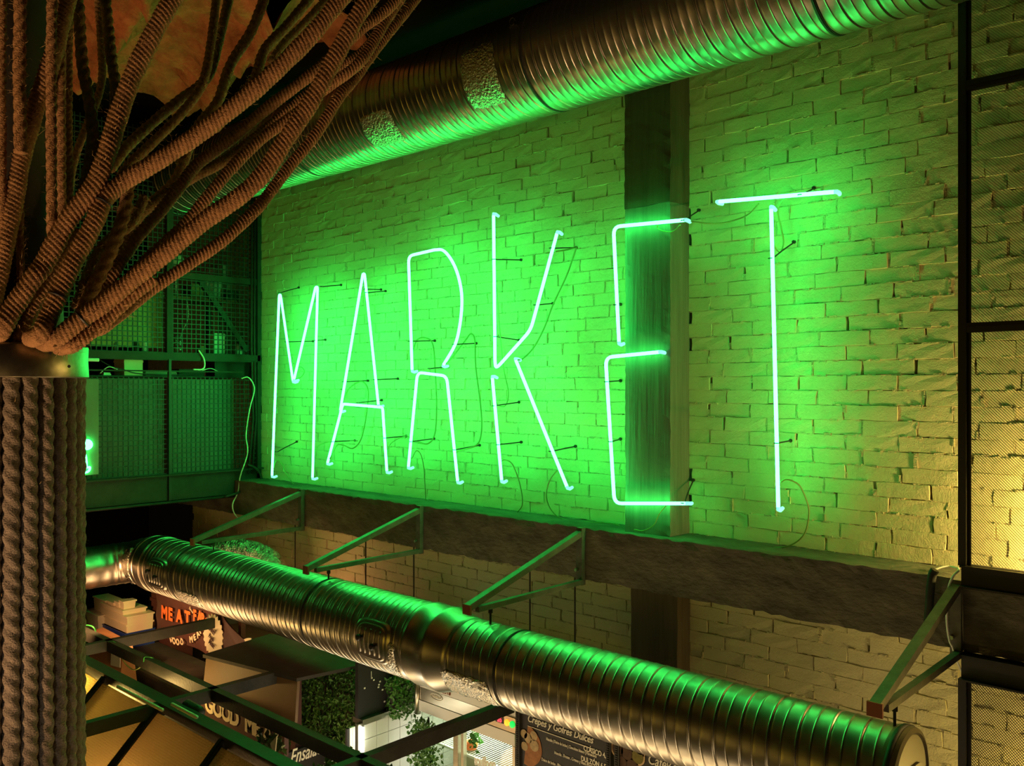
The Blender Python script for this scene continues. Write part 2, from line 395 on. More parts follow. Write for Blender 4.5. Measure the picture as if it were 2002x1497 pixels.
rough_box('shaft', (-3.016, -.20, LED), (-2.707, .1, Z(1.045)), 'colconc', colr, (6, 5, 60), .003)
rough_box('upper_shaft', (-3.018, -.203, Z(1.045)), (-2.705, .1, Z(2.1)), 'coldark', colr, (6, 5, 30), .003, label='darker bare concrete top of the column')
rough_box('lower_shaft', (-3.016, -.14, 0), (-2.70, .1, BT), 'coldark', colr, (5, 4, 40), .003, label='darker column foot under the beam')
beam = rough_box('concrete_beam', (-8.6, -.27, BT), (1.4, .05, LED), 'concrete', None, (240, 5, 8), .006, label='long rough concrete beam forming a ledge under the letters', cat='beam', kind='structure')

# ------------------------------------------------------------------ neon letters
HT = -.25    # plane of the tubes
def P(x, y, Y=HT): return PY(x, y, Y)
def mm(o, s, pts): return [(o[0]+a/s, o[1]+b/s) for a, b in pts]
MA = ((510, 480), 3.118); RK = ((760, 400), 2.674); EE = ((1140, 360), 2.14)
LET = {
 'M': ('green neon letter M, first of the sign, nearest the corner', [
    mm(*MA, [(68, 1400), (112, 300), (120, 300), (195, 822)]), mm(*MA, [(203, 812), (334, 252), (346, 252), (315, 1412)])],
    [((585, 562), (546, 572)), ((668, 557), (628, 560)), ((613, 667), (560, 668)), ((637, 664), (617, 665)), ((581, 863), (540, 883))]),
 'A': ('green neon letter A between the M and the R', [
    mm(*MA, [(485, 1000), (622, 172), (632, 172), (716, 968)]), mm(*MA, [(407, 1322), (500, 965), (742, 985), (768, 1372)])],
    [((746, 566), (714, 565)), ((755, 569), (716, 572)), ((720, 744), (672, 746)), ((779, 740), (733, 742)), ((747, 782), (700, 787)), ((695, 861), (651, 863)), ((795, 852), (753, 856))]),
 'R': ('green neon letter R with a curved bowl between A and K', [
    mm(*RK, [(122, 862), (103, 268), (240, 236), (282, 238), (322, 280), (356, 350), (378, 440), (382, 530), (370, 640), (345, 735), (287, 836)]),
    mm(*RK, [(103, 1368), (150, 876), (303, 895), (360, 1443)])],
    [((851, 666), (801, 667)), ((932, 671), (888, 673)), ((878, 717), (840, 720)), ((850, 857), (804, 863)), ((939, 870), (889, 879))]),
 'K': ('green neon letter K, the tallest, left of the column', [
    mm(*RK, [(548, 57), (556, 848), (570, 848), (742, 655), (879, 152)]), mm(*RK, [(542, 907), (590, 1438)]), mm(*RK, [(665, 814), (931, 1472)])],
    [((1020, 508), (967, 507)), ((1016, 665), (969, 658)), ((1016, 786), (966, 793)), ((1020, 864), (974, 869)), ((1128, 484), (1078, 485)), ((1082, 593), (1047, 596)), ((1126, 872), (1077, 882))]),
 'E': ('green neon letter E in two pieces across the concrete column', [
    mm(*EE, [(150, 658), (127, 178), (423, 150)]), mm(*EE, [(318, 702), (94, 724), (131, 1335), (431, 1335)])],
    [((1214, 595), (1204, 596)), ((1214, 744), (1186, 746)), ((1214, 858), (1194, 863)), ((1367, 411), (1336, 431)), ((1356, 938), (1336, 983))]),
 'T': ('green neon letter T right of the concrete column', [
    [(1406, 394), (1631, 375)], [(1507.8, 409), (1521.6, 991)]],
    [((1553, 473), (1507.5, 505)), ((1547, 861), (1518.5, 866)), ((1592, 368), (1565, 381))]),
}
def lerp(a, b, t): return a+(b-a)*t
for ch, (lab, strokes, rods) in LET.items():
    c = P(*strokes[0][0]); root = thing('neon_letter', c, lab, 'neon letter', 'MARKET neon sign letters')
    for s in strokes:
        pts = [P(*q) for q in s]
        path = spline(rounded(pts[:3], .05), 1)+spline(pts[2:], 5)[1:] if (ch == 'R' and len(s) > 6) else rounded(pts, .05 if ch not in 'MA' else .022)
        t = obj('tube', MB().tube(path, .0100, 8), 'neon', root, smooth=True)
        for a, b in ((path[0], path[1]), (path[-1], path[-2])):
            d = (b-a).normalized(); e = a-d*.012
            sd = Vector((.012, 0, 0))
            obj('electrode', MB().tube([a-d*.001, e, e+Vector((.0, .022, -.003))-d*.003, e+Vector((.0, .05, -.004))+d*.006], [.0106, .011, .011, .010], 8), 'tubecap', t, smooth=True)
    for wb, tb in rods:
        q = P(*tb); b = PY(*wb, 0.0)
        if -3.03 < b.x < -2.70: b = PY(*wb, -.2)
        mb = MB().tube([b, lerp(b, q, .55), q+Vector((0, .013, 0))], .0042, 5)
        mb.tube([b+Vector((0, .012, 0)), b-Vector((0, .012, 0))], .010, 6)
        r_ = obj('standoff_rod', mb, 'gsteel', root)
        ring = [q+Vector((.014*math.cos(a), .014*math.sin(a), 0)) for a in np.linspace(0, 2*PI, 9)[:-1]]
        obj('tube_clip', MB().tube(ring, .0028, 4, closed=True), 'gsteel', r_)

# ------------------------------------------------------------------ cables on the letter wall
def cable(pts, ys, label, r=.0035, m='cable', grp='power cables of the neon sign'):
    n = len(pts); P3 = []
    for i, q in enumerate(pts):
        t = i/(n-1); Yv = ys if not isinstance(ys, (list, tuple)) else np.interp(t, np.linspace(0, 1, len(ys)), ys)
        P3.append(PY(*q, Yv))
    return obj('power_cable', MB().tube(spline(P3, 6), r, 6), m, smooth=True, label=label, cat='cable', group=grp)
def i1(p): return [(500+a/5.544, 880+b/5.544) for a, b in p]
def i2(p): return [(860+a/5.544, 880+b/5.544) for a, b in p]
def i3(p): return [(1220+a/5.544, 940+b/5.544) for a, b in p]
def i6(p): return [(1340+a/7.13, 860+b/7.13) for a, b in p]
cable(i1([(900, 470), (1100, 492), (1300, 532), (1700, 570)])+i2([(0, 603), (300, 628), (600, 662), (800, 684), (1000, 716), (1200, 738), (1400, 763), (1700, 780), (1900, 798), (1990, 850)])
      + i3([(80, 515), (200, 540), (350, 560), (600, 580), (800, 630), (1000, 668), (1200, 685), (1450, 716), (1600, 722), (1790, 703)])+i6([(1650, 1320), (1720, 1050), (1700, 880), (1600, 650), (1500, 575), (1400, 550), (1330, 585)]),
      [-.05]*10+[-.06, -.10, -.16, -.22, -.25], 'long cable lying on the ledge and looping up to the foot of the T', .004)
cable(i2([(670, 118), (700, 105), (780, 145), (850, 310), (890, 480), (890, 600), (840, 670)]), [-.25, -.2, -.1, -.05], 'cable dropping from the lower left stroke of the K to the ledge')
cable(i2([(1290, 222), (1265, 225), (1190, 330), (1155, 480), (1190, 620), (1280, 720), (1400, 762)]), [-.25, -.2, -.1, -.06], 'cable hooping from the leg of the K to the ledge')
cable(i1([(1690, 90), (1740, 5), (1790, 50), (1820, 180), (1835, 380), (1845, 582)]), [-.25, -.18, -.1, -.06], 'cable dropping from the left foot of the R to the ledge')
cable(i1([(195, 200), (205, 150), (230, 105), (280, 140), (330, 250), (430, 385), (540, 430)]), [-.25, -.18, -.1, -.06], 'cable arching from the left foot of the M to the ledge')
cable(mm(*RK, [(870, 245), (935, 235), (980, 222), (975, 240), (930, 370), (860, 520), (810, 650), (755, 750), (700, 805), (675, 812)]), [-.25, -.12, -.06, -.06, -.12, -.25], 'cable hanging beside the upper arm of the K', .005)
cable(mm(*RK, [(562, 420), (580, 650), (600, 850), (625, 980), (610, 1050), (570, 1045), (552, 1000)]), [-.24, -.2, -.12, -.12, -.24], 'thin cable behind the stem of the K')
cable(mm(*RK, [(122, 800), (130, 750), (150, 705), (190, 695), (230, 730), (243, 870), (250, 1060), (240, 1200), (200, 1250), (130, 1235), (112, 1290)]), [-.25, -.15, -.08, -.06, -.06, -.15, -.25], 'cable looping through the left side of the R', .005)
cable(mm(*RK, [(300, 830), (330, 800), (400, 710), (430, 675), (450, 710), (455, 850), (480, 1050), (485, 1180), (460, 1255), (370, 1285), (345, 1300)]), [-.25, -.15, -.08, -.06, -.06, -.15, -.25], 'cable looping through the right side of the R', .005)
cable(mm(*MA, [(490, 990), (505, 940), (540, 870), (600, 830), (635, 840), (655, 900), (640, 1050), (610, 1180), (560, 1235), (500, 1215), (460, 1220), (420, 1300)]), [-.25, -.15, -.08, -.06, -.06, -.15, -.25], 'cable looping inside the legs of the A', .005)
cable(mm(*MA, [(205, 815), (245, 800), (265, 765), (245, 740), (218, 745)]), [-.25, -.15, -.1], 'small cable curl at the point of the M')
cable(mm(*MA, [(320, 1290), (340, 1230), (400, 1200), (480, 1190), (590, 1190)]), [-.25, -.15, -.08, -.06], 'cable running from the M to the foot of the A')
cable(mm(*MA, [(768, 1330), (775, 1250), (800, 1200), (885, 1160), (930, 1195), (1000, 1210)]), [-.25, -.12, -.05, -.1], 'cable running from the A to the foot of the R')
cable([(1339, 431), (1380, 436), (1410, 436), (1440, 429), (1464, 418), (1483, 398)], [-.24, -.14, -.06, -.1, -.2], 'sagging cable strung from the top of the E to the T')
cable([(1536, 386), (1522, 404), (1521.6, 422), (1528, 449), (1531.7, 472), (1528, 490), (1523, 493), (1515.6, 484), (1512.6, 470)], [-.24, -.16, -.1, -.14, -.24], 'cable loop hanging beside the stem of the T')
cable([(1304, 985), (1288.5, 1005), (1278, 1026), (1258, 1037), (1240, 1035)], [-.25, -.23, -.23, -.22], 'cable dropping from the foot of the E to the ledge')
cable([(1330, 440), (1316, 452), (1298, 452), (1286, 446), (1286, 439)], [-.25, -.22, -.215, -.24], 'small cable loop under the top bar of the E')

# ------------------------------------------------------------------ spiral ducts
def duct_mesh(name, x0, x1, yc, zc_, R, pitch, ribs, parent, seg=64, m='galv', **k):
    # one continuous spiral strip, so that seams and ribs run along the mesh lines
    p = {0.0}
    for pos, amp, wd in ribs:
        for q in (-1.9, -1.2, -.7, -.35, 0, .35, .7, 1.2, 1.9): p.add(round((pos+q*wd) % 1.0, 4))
    for q in np.linspace(0, 1, 7)[:-1]: p.add(round(float(q), 4))
    p = np.array(sorted(p)); turns = int((x1-x0)/pitch)+3
    ph = (np.arange(-2, turns)[:, None]+p[None, :]).reshape(-1); f = ph % 1.0; d = np.zeros_like(f)
    for pos, amp, wd in ribs:
        q = np.minimum(abs(f-pos), 1-abs(f-pos)); d += amp*np.exp(-(q/wd)**2)
    th = (np.arange(seg+1)*2*PI/seg)[None, :]; r = (R+d)[:, None]+0*th
    x = np.clip(x0+(ph[:, None]+th/(2*PI))*pitch, x0, x1)
    V = np.stack([x, yc+r*np.cos(th), zc_+r*np.sin(th)], -1)
    return grid_obj(name, V, m, parent, **k)
def band(parent, x, w_, yc, zc_, R, name='joint_band', m='galv', bead=.004, **k):
    prof = [(R*.97, -w_/2), (R+.002, -w_/2), (R+bead, -w_/2+.005), (R+.003, -w_/2+.011), (R+.003, w_/2-.011), (R+bead, w_/2-.005), (R+.002, w_/2), (R*.97, w_/2)]
    return obj(name, MB().lathe((x, yc, zc_), prof, 'x', 60), m, parent, smooth=True, **k)
def patch(name, parent, xc, wx, ac, wa, yc, zc_, R, off, m, n=24, sup=6, crinkle=0., dome=0., **k):
    # superellipse sheet bent onto the duct (angle 0 = towards -Y, positive = up)
    V = np.zeros((n+1, n+1, 3))
    for i in range(n+1):
        for j in range(n+1):
            a, b = 2*i/n-1, 2*j/n-1
            rr = max(abs(a), abs(b)); l = (abs(a)**sup+abs(b)**sup)**(1/sup)
            if l > 1e-6: a, b = a*rr/l, b*rr/l
            x = xc+a*wx/2; t = ac+b*wa/2; o = off*(1 if rr < .93 else .1)+dome*max(0, 1-rr**8)
            o += crinkle*abs(noise.noise((x*28, t*9, 1)))
            if crinkle and rr > .85: x += .014*noise.noise((t*30, x*20, 3)); t += .06*noise.noise((x*30, t*20, 5))
            V[i, j] = (x, yc-(R+o)*math.cos(t), zc_+(R+o)*math.sin(t))
    return grid_obj(name, V, m, parent, **k)
UY, UZ, UR = -.74, Z(1.805), .285
ud = thing('ventilation_duct', (-4, UY, UZ-UR), 'large upper spiral steel duct running under the ceiling above the letters', 'duct')
URIB = [(0, .0026, .020), (.045, -.0045, .018), (.36, .0024, .022), (.68, .0024, .022)]
for a, b in ((-7.5, -5.3), (-5.3, -3.1), (-3.1, -1.55), (-1.55, 1.6)):
    duct_mesh('duct_section', a, b, UY, UZ, UR, .137, URIB, ud)
for x in (-5.3, -3.1, -1.55): band(ud, x, .02, UY, UZ, UR+.001, 'joint_ring', 'darkband', .002)
patch('foil_tape', ud, -3.42, .26, -.35, 1.2, UY, UZ, UR, .004, 'foil', crinkle=.006, label='crinkled foil tape patch')
patch('foil_tape', ud, -4.35, .30, -.75, .8, UY, UZ, UR, .004, 'foil', crinkle=.005)
for x in (-6.3, -3.13, -1.2):
    hb = MB().tube([(x, UY-.02, UZ+UR-.01), (x, UY-.02, 6.39)], .006, 6)
    obj('hanger_rod', hb, 'gsteel', ud)
ear = MB().box((-3.19, UY-.275, UZ+.105), (-3.13, UY-.255, UZ+.112)); ear.tube([(-3.15+.02*math.cos(a), UY-.29, UZ+.125+.02*math.sin(a)) for a in np.linspace(0, 5.5, 9)], .003, 5)
obj('clamp_ear', ear, 'gsteel', ud)
LY, LZ = -1.08, Z(-1.455)
RL, RR_ = .2235, .198
ld = thing('ventilation_duct', (-4, LY, LZ-RL), 'lower spiral steel duct crossing in front of the wall below the brackets', 'duct')
LRIB = [(0, .0021, .026), (.06, -.0032, .024), (.5, .0020, .028)]
for a, b in ((-7.15, -6.43), (-6.43, -4.70), (-4.70, -3.70)):
    duct_mesh('duct_section', a, b, LY, LZ, RL, .10, LRIB, ld)
duct_mesh('duct_section', -3.50, -1.12, LY, LZ, RR_, .116, LRIB, ld)
obj('reducer', MB().lathe((-3.7, LY, LZ), [(RL*.9, -.04), (RL+.004, -.04), (RL+.010, -.02), (RL+.005, -.008), (RL+.005, .12), (RL+.010, .135), (RL+.004, .15), (RR_+.004, .26), (RR_+.004, .30), (RR_*.9, .30)], 'x', 60), 'galv', ld, smooth=True, label='smooth plain ring where the duct narrows')
for x in (-6.43, -4.70): band(ld, x, .018, LY, LZ, RL+.001, 'joint_ring', 'darkband', .0015)
band(ld, -7.02, .10, LY, LZ, RL+.003, 'joint_band'); band(ld, -3.05, .016, LY, LZ, RR_+.001, 'joint_ring', 'darkband', .0015)
patch('foil_tape', ld, -3.27, .36, -.62, .95, LY, LZ, RR_, .006, 'foil', crinkle=.010, label='large torn silver tape patch')
patch('foil_tape', ld, -6.2, .32, -.55, .55, LY, LZ, RL, .005, 'foil', crinkle=.007)
patch('foil_tape', ld, -3.83, .08, -.35, 1.0, LY, LZ, RL, .006, 'foil', crinkle=.005)
for xc in (-6.66, -3.99):
    rim = patch('access_door', ld, xc, .33, .03, 1.16, LY, LZ, RL, .012, 'galv', sup=4, n=36, label='rounded access door with pressed ribs')
    patch('door_panel', rim, xc, .285, .03, .98, LY, LZ, RL, .018, 'galv', sup=4, n=30)
    for i in range(5):
        x = xc-.085+.043*i
        rb = [(x, LY-(RL+.020)*math.cos(t), LZ+(RL+.020)*math.sin(t)) for t in np.linspace(-.26, .34, 8)]
        obj('pressed_rib', MB().tube(rb, .005, 6), 'galv', rim, smooth=True)
    for x, t in ((xc-.075, .10), (xc+.05, -.02)):
        c = Vector((x, LY-(RL+.018)*math.cos(t), LZ+(RL+.018)*math.sin(t)))
        obj('knob', MB().lathe(c, [(.006, 0), (.006, -.012), (.018, -.014), (.020, -.024), (.012, -.032), (.004, -.033)], 'y', 12), 'black', rim, smooth=True, label='black knob')
cap = obj('end_cap', MB().lathe((-1.12, LY, LZ), [(RR_*.96, -.05), (RR_+.004, -.05), (RR_+.006, -.01), (RR_+.002, .004), (RR_-.014, .010), (RR_-.022, .002), (.01, .002)], 'x', 60), 'capmetal', ld, smooth=False, label='flat end cap with an inset hatch')
obj('gasket', MB().lathe((-1.145, LY, LZ), [(RR_*.96, -.012), (RR_+.009, -.010), (RR_+.009, .010), (RR_*.96, .012)], 'x', 60), 'darkband', cap, smooth=True, label='black rubber ring')
def hatch(h, w_, x, t): 
    out = []
    for a in np.linspace(0, 2*PI, 41)[:-1]:
        c, s = math.cos(a), math.sin(a); out.append((x, LY+w_*abs(c)**.4*np.sign(c), LZ-.035+h*abs(s)**.4*np.sign(s)))
    return MB().prism(out, (t, 0, 0))
obj('hatch', hatch(.095, .115, -1.12, .010), 'capmetal', cap); 
obj('hatch_panel', hatch(.080, .098, -1.11, .008), 'capmetal', cap)
rb = MB()
for i in range(6): rb.tube([(-1.101, LY-.07+.028*i, LZ-.035-.05), (-1.099, LY-.07+.028*i, LZ-.035+.05)], .005, 6)
obj('hatch_ribs', rb, 'darkband', cap)
for x, y in ((-1.05, 0),):
    pass
elb = [Vector((-7.05, LY, LZ)), Vector((-7.28, LY-.02, LZ)), Vector((-7.42, LY-.14, LZ-.02)), Vector((-7.47, LY-.34, LZ-.03)), Vector((-7.47, LY-.75, LZ-.03))]
ep = spline(elb, 10); mb = MB().tube(ep, [RL*(1-.24*min(1, i/16))+(.004 if i % 4 == 0 else 0) for i in range(len(ep))], 48)
obj('elbow', mb, 'galv', ld, smooth=True, label='segmented elbow at the far end')
patch('foil_tape', ld, -7.22, .10, -.1, 1.6, LY, LZ, RL*.95, .012, 'foil', crinkle=.008)
# flexible foil hose
fp = spline([PY(400, 1105, -.62), PY(432, 1078, -.52), PY(468, 1076, -.46), PY(505, 1085, -.42), PY(530, 1102, -.40), PY(538, 1135, -.42), PY(530, 1180, -.5)], 14)
n = len(fp); V = []
for i, p in enumerate(fp):
    a = fp[max(i-1, 0)]; b = fp[min(i+1, n-1)]; t = (b-a).normalized(); u = t.cross(Vector((0, 1, 0))).normalized(); v_ = t.cross(u)
    V.append([tuple(p+(u*math.cos(q)+v_*math.sin(q))*(.098+.010*noise.noise((q*3, i*.9, 0))+.006*(i % 2))) for q in np.linspace(0, 2*PI, 33)[:-1]])
grid_obj('flexible_hose', np.array(V), 'foil', None, closed=True, cap=True, smooth=False, label='crinkled foil hose curling behind the lower duct', cat='hose')

# ------------------------------------------------------------------ wall brackets and their rods
def bracket(X_, lab, withrods):
    tipy = -1.24; root = thing('wall_bracket', (X_, -.28, Z(-1.17)), lab, 'bracket', 'triangular brackets along the beam')
    zt, zb = Z(-.855), Z(-1.15)
    obj('upright', MB().bar((X_, -.292, zb-.03), (X_, -.292, zt+.015), .045, .035, (0, 1, 0)), 'brsteel', root)
    obj('diagonal_arm', MB().bar((X_, -.275, zt-.01), (X_, tipy, zb+.005), .040, .034), 'brsteel', root)
    obj('lower_arm', MB().bar((X_+.012, -.30, zb-.01), (X_+.012, tipy+.06, zb-.012), .030, .028), 'brsteel', root)
    obj('end_plate', MB().box((X_-.028, tipy-.008, zb-.03), (X_+.028, tipy+.004, zb+.022)), 'rust', root, label='rust-red end plate')
    obj('anchor_bolt', MB().tube([(X_-.012, -.33, zb+.06), (X_-.012, -.30, zb+.06)], .010, 6), 'galv', root)
    if withrods:
        mb = MB().tube([(X_+.012, LY, zb-.02), (X_+.012, LY, LZ+.19)], .006, 6); mb.tube([(X_+.012, LY, zb-.05), (X_+.012, LY, zb-.03)], .012, 6)
        obj('hanger_rod', mb, 'gsteel', root)
for X_, lab in ((-6.2, 'steel bracket farthest away, over the foil hose'), (-4.728, 'steel bracket below the letters A and R'),
                (-3.274, 'steel bracket below the letter K, left of the column'), (-1.185, 'nearest steel bracket, beside the mesh screen post')):
    bracket(X_, lab, True)
for q in (((577, 1040), (578, 1140), 'thin rod hanging below the beam near the far bracket'), ((715, 1098), (716, 1150), 'thin rod hanging in front of the pink-lit bricks'), ((809, 1090), (812, 1172), 'thin rod hanging below the beam under the letter R'), ((1124, 1142), (1126, 1256), 'thin rod hanging below the beam left of the column'),((1036,1162),(1037,1232),'thin rod hanging beside the bracket below the K')):
    a = PY(*q[0], -.23); b = PY(*q[1], -.23)
    a.z = BT+.01; b = Vector((a.x, a.y, b.z))
    obj('hanging_rod', MB().tube([a, b], .005, 6), 'gsteel', label=q[2], cat='rod', group='thin rods hanging under the beam')
# conduits at the right end of the beam
fc = [(x/4.53+1560, y/4.53+1000) for x, y in [(1215, 515), (1190, 560), (1172, 700), (1162, 850), (1150, 1000), (1140, 1060)]]
fpth = spline([PY(*q, -.305) for q in fc], 40)
obj('flexible_conduit', MB().tube(fpth, [.0165+(.003 if i % 2 else 0) for i in range(len(fpth))], 8), 'gsteel', smooth=True, label='grey corrugated conduit running down the beam beside the nearest bracket', cat='conduit')
wc = [(x/4.53+1560, y/4.53+1000) for x, y in [(1200, 520), (1290, 490), (1380, 490), (1425, 515), (1370, 580), (1330, 700), (1318, 950), (1340, 1130), (1370, 1200), (1410, 1320), (1460, 1440), (1500, 1560)]]
wcp = [PY(*q, yv) for q, yv in zip(wc, [-.2, -.16, -.16, -.3, -.33, -.33, -.33, -.33, -.33, -.30, -.26, -.2])]
obj('power_cable', MB().tube(spline(wcp, 6), .005, 6), 'white', smooth=True, label='pale cable hanging behind the nearest bracket at the beam end', cat='cable')

# ------------------------------------------------------------------ expanded metal screens at the right
def screen(zlo, zhi, rails, lab):
    x0, x1, y = -1.15, .60, -.315
    root = thing('mesh_screen', (x0, y, zlo), lab, 'screen')
    obj('post', MB().bar((x0-.002, y, zlo), (x0-.002, y, zhi), .032, .034, (0, 1, 0)).bar((x0+.012, y+.012, zlo), (x0+.012, y+.012, zhi), .03, .006, (0, 1, 0)), 'black', root)
    for z in rails: 
        obj('rail', MB().bar((x0, y, z), (x1, y, z), .03, .042).bar((x0+.02, y-.018, z+.001), (x1, y-.018, z+.001), .008, .008), 'black', root)
    mb = MB(); cw, chh = .0122*1.0, .0127
    cols = int((x1-x0)/cw); rows_ = int((zhi-zlo)/(chh/2))
    ym = y+.018
    # zig-zag strands: each strand joins the next half a cell up
    for r in range(rows_):
        z = zlo+r*chh/2*2 if False else zlo+r*chh/2
        k = len(mb.v)
        for c in range(cols+1):
            zz = z+(chh/4 if (c+r) % 2 else -chh/4); tilt = .0022
            x = x0+c*cw/1.0*.5*2*.5
            mb.v += [(x, ym-tilt, zz-.0008), (x, ym+tilt, zz+.0012)]
        for c in range(cols):
            mb.f.append((k+2*c, k+2*c+2, k+2*c+3, k+2*c+1))
    o = obj('expanded_mesh', mb, 'black', root, kind='stuff')
    return root
screen(Z(-.77), Z(2.3), [Z(1.30), Z(.257)], 'black steel screen of expanded mesh above the beam at the right edge')
screen(Z(-2.4), Z(-1.26), [Z(-2.38)], 'black steel screen of expanded mesh below the beam at the right edge')
for z0, z1, lab in ((-.865, -.768, 'black steel channel along the top of the beam under the mesh screen'), (-1.265, -1.152, 'black steel channel along the underside of the beam at the right')):
    mb = MB().box((-1.16, -.315, Z(z0)), (1.4, -.30, Z(z1))).box((-1.16, -.345, Z(z1)-.008), (1.4, -.275, Z(z1))).box((-1.16, -.345, Z(z0)), (1.4, -.275, Z(z0)+.008))
    obj('steel_channel', mb, 'black', label=lab, cat='steel channel')

# ------------------------------------------------------------------ mezzanine front (left wall, plane X=-7.315)
WX = -7.315
mz = thing('mezzanine_front', (WX, -1.5, 3.0), 'dark green lit steel and wire front of the mezzanine store in the corner', 'partition', kind='structure')
def yat(px): return PX(px, 757, WX).y
ymin, ymax = -3.4, -.01
def mbar(name, a, b, w_, h, m='rail', **k): return obj(name, MB().bar(a, b, w_, h), m, mz, **k)
mbar('main_rail', (WX+.02, ymin, Z(.270)), (WX+.02, ymax, Z(.270)), .05, .055)
mbar('main_rail', (WX+.02, ymin, Z(.237)), (WX+.02, ymax, Z(.237)), .03, .012)
mbar('upper_rail', (WX, yat(331), Z(.975)), (WX, ymax, Z(.975)), .05, .055)
yp = yat(329.5)
mbar('post', (WX, yp, Z(.29)), (WX, yp, Z(2.3)), .05, .05)
mbar('corner_post', (WX, yat(504), Z(-1.0)), (WX, yat(504), Z(2.3)), .05, .05)
mbar('corner_post', (WX+.02, -.035, Z(-.8)), (WX+.02, -.035, Z(2.0)), .03, .05)
a = PX(391, 548, WX-.03); b = PX(482, 686, WX-.03); mbar('brace', a, b, .04, .045)
ym_ = yat(328); mbar('thin_post', (WX+.03, ym_, Z(-.97)), (WX+.03, ym_, Z(.24)), .022, .03, 'wire')
mbar('thin_rail', (WX+.03, ymin, Z(.139)), (WX+.03, yat(470), Z(.139)), .012, .012)
mbar('lower_beam', (WX, ymin, Z(-.86)), (WX, ymax, Z(-.86)), .05, .22, 'gsteel')
mbar('beam_flange', (WX+.04, ymin, Z(-.75)), (WX+.04, ymax, Z(-.75)), .09, .014)
obj('edge_pipe', MB().tube([(WX+.05, ymin, Z(-.985)), (WX+.05, yat(456), Z(-.985))], .012, 8), 'rail', mz, smooth=True, label='thin pipe along the bottom edge')
def wiremesh(y0, y1, z0, z1, x, name='wire_mesh', p=.0425, r=.0042):
    mb = MB(); q = y0
    while q <= y1: mb.bar((x, q, z0), (x, q, z1), r*2); q += p
    q = z0
    while q <= z1: mb.bar((x+.004, y0, q), (x+.004, y1, q), r*2); q += p
    return obj(name, mb, 'wire', mz, kind='stuff')
wiremesh(ymin, -.03, Z(-.74), Z(.085), WX+.008)
wiremesh(ymin, yp, Z(.30), Z(2.2), WX-.01); wiremesh(yp, -.03, Z(.30), Z(2.2), WX-.01)
obj('backing_panel', MB().box((WX-.06, ymin, Z(-.74)), (WX-.045, ym_-.02, Z(.075))), 'sheet', mz)
obj('backing_panel', MB().box((WX-.06, ym_+.02, Z(-.74)), (WX-.045, yat(462), Z(.070))), 'sheet', mz)
# store room behind
obj('mezzanine_floor', MB().box((-9.6, -4.4, Z(-1.0)), (WX-.03, -.01, Z(-.93))), 'dark', label='dark underside slab of the mezzanine store', cat='floor', kind='structure')
obj('wall_left', MB().box((-9.7, -4.4, 0), (-9.6, 0, 6.4)), 'dark', label='dark rear wall of the mezzanine store', cat='wall', kind='structure')
obj('wall_store', MB().box((-9.6, -.01, Z(-.93)), (WX-.05, .1, 6.4)), 'mortar', label='side wall of the mezzanine store', cat='wall', kind='structure')
sh = thing('storage_shelf', (-7.7, -1.2, Z(-.93)), 'steel shelf inside the mezzanine store behind the wire', 'shelf')
obj('shelf_board', MB().box((-8.1, -3.4, Z(.285)), (-7.40, -.1, Z(.305))), 'rail', sh)
obj('shelf_board', MB().box((-8.1, yp+.05, Z(.80)), (-7.55, -.1, Z(.82))), 'rust', sh)
obj('shelf_board', MB().box((-8.1, -3.4, Z(.085)), (-7.40, -.1, Z(.10))), 'rail', sh)
for y in (-2.8, -.12): obj('leg', MB().bar((-8.05, y, Z(-.93)), (-8.05, y, Z(1.0)), .04), 'rail', sh)
SX = -7.44
def sbox(px0, py0, px1, py1, X_, d, name, m, lab, cat='box', z=None):
    a = PX(px0, py1, X_); b = PX(px1, py0, X_)
    if z is not None: a.z = z
    mb = MB().box((X_-d, a.y, a.z), (X_, b.y, b.z))
    mb.box((X_-d-.004, a.y-.004, b.z-.03), (X_+.004, b.y+.004, b.z-.012))
    return obj(name, mb, m, label=lab, cat=cat)
def scan(px, py0, w_, X_, name, m, lab, z, cat='jar'):
    a = PX(px, py0, X_); r = w_*(CAM-a).length/FPX/2
    h = a.z-z; root = thing(name, (X_, a.y, z), lab, cat)
    obj('body', MB().lathe((X_, a.y, z), [(r*.9, 0), (r, h*.05), (r, h*.4), (r*.95, h*.42), (r, h*.45), (r, h*.82), (r*.8, h*.88)], 'z', 16), m, root, smooth=True)
    obj('lid', MB().lathe((X_, a.y, z+h*.88), [(r*.86, 0), (r*.86, h*.11), (r*.6, h*.12)], 'z', 16), m, root, smooth=True)
s1, s2, s3 = Z(.305), Z(.82), Z(.10)
sbox(176, 560, 318, 676, -7.42, .03, 'plywood_board', 'ply', 'yellowish board leaning behind the wire grid left of the post', 'board')
scan(349, 655, 17, SX, 'glass_jar', 'glass', 'shiny banded jar behind the wire right of the post', s1)
sbox(418, 652, 440, 690, SX, .1, 'junction_box', 'white', 'pale junction box on the shelf behind the wire', 'box', s1)
sbox(392, 676, 402, 690, SX, .1, 'cardboard_box', 'card', 'small brown box beside the junction box on the shelf', 'box', s1)
scan(283, 668, 11, SX, 'tin_can', 'white', 'small pale tin under the yellowish board', s1, 'can')
scan(264, 668, 15, SX, 'tin_can', 'rail', 'wide green lit tin under the yellowish board', s1, 'can')
scan(225, 668, 12, SX, 'tin_can', 'sheet', 'tin nearest the rope column under the yellowish board', s1, 'can')
scan(468, 672, 12, SX, 'tin_can', 'white', 'pale tin near the corner post on the shelf', s1, 'can')
sbox(374, 556, 398, 580, -7.7, .2, 'cardboard_box', 'card', 'brown carton on the upper shelf behind the wire', 'box', s2)
sbox(404, 548, 436, 580, -7.75, .25, 'document_tray', 'white', 'pale stacked trays on the upper shelf left of the brace', 'tray', s2)
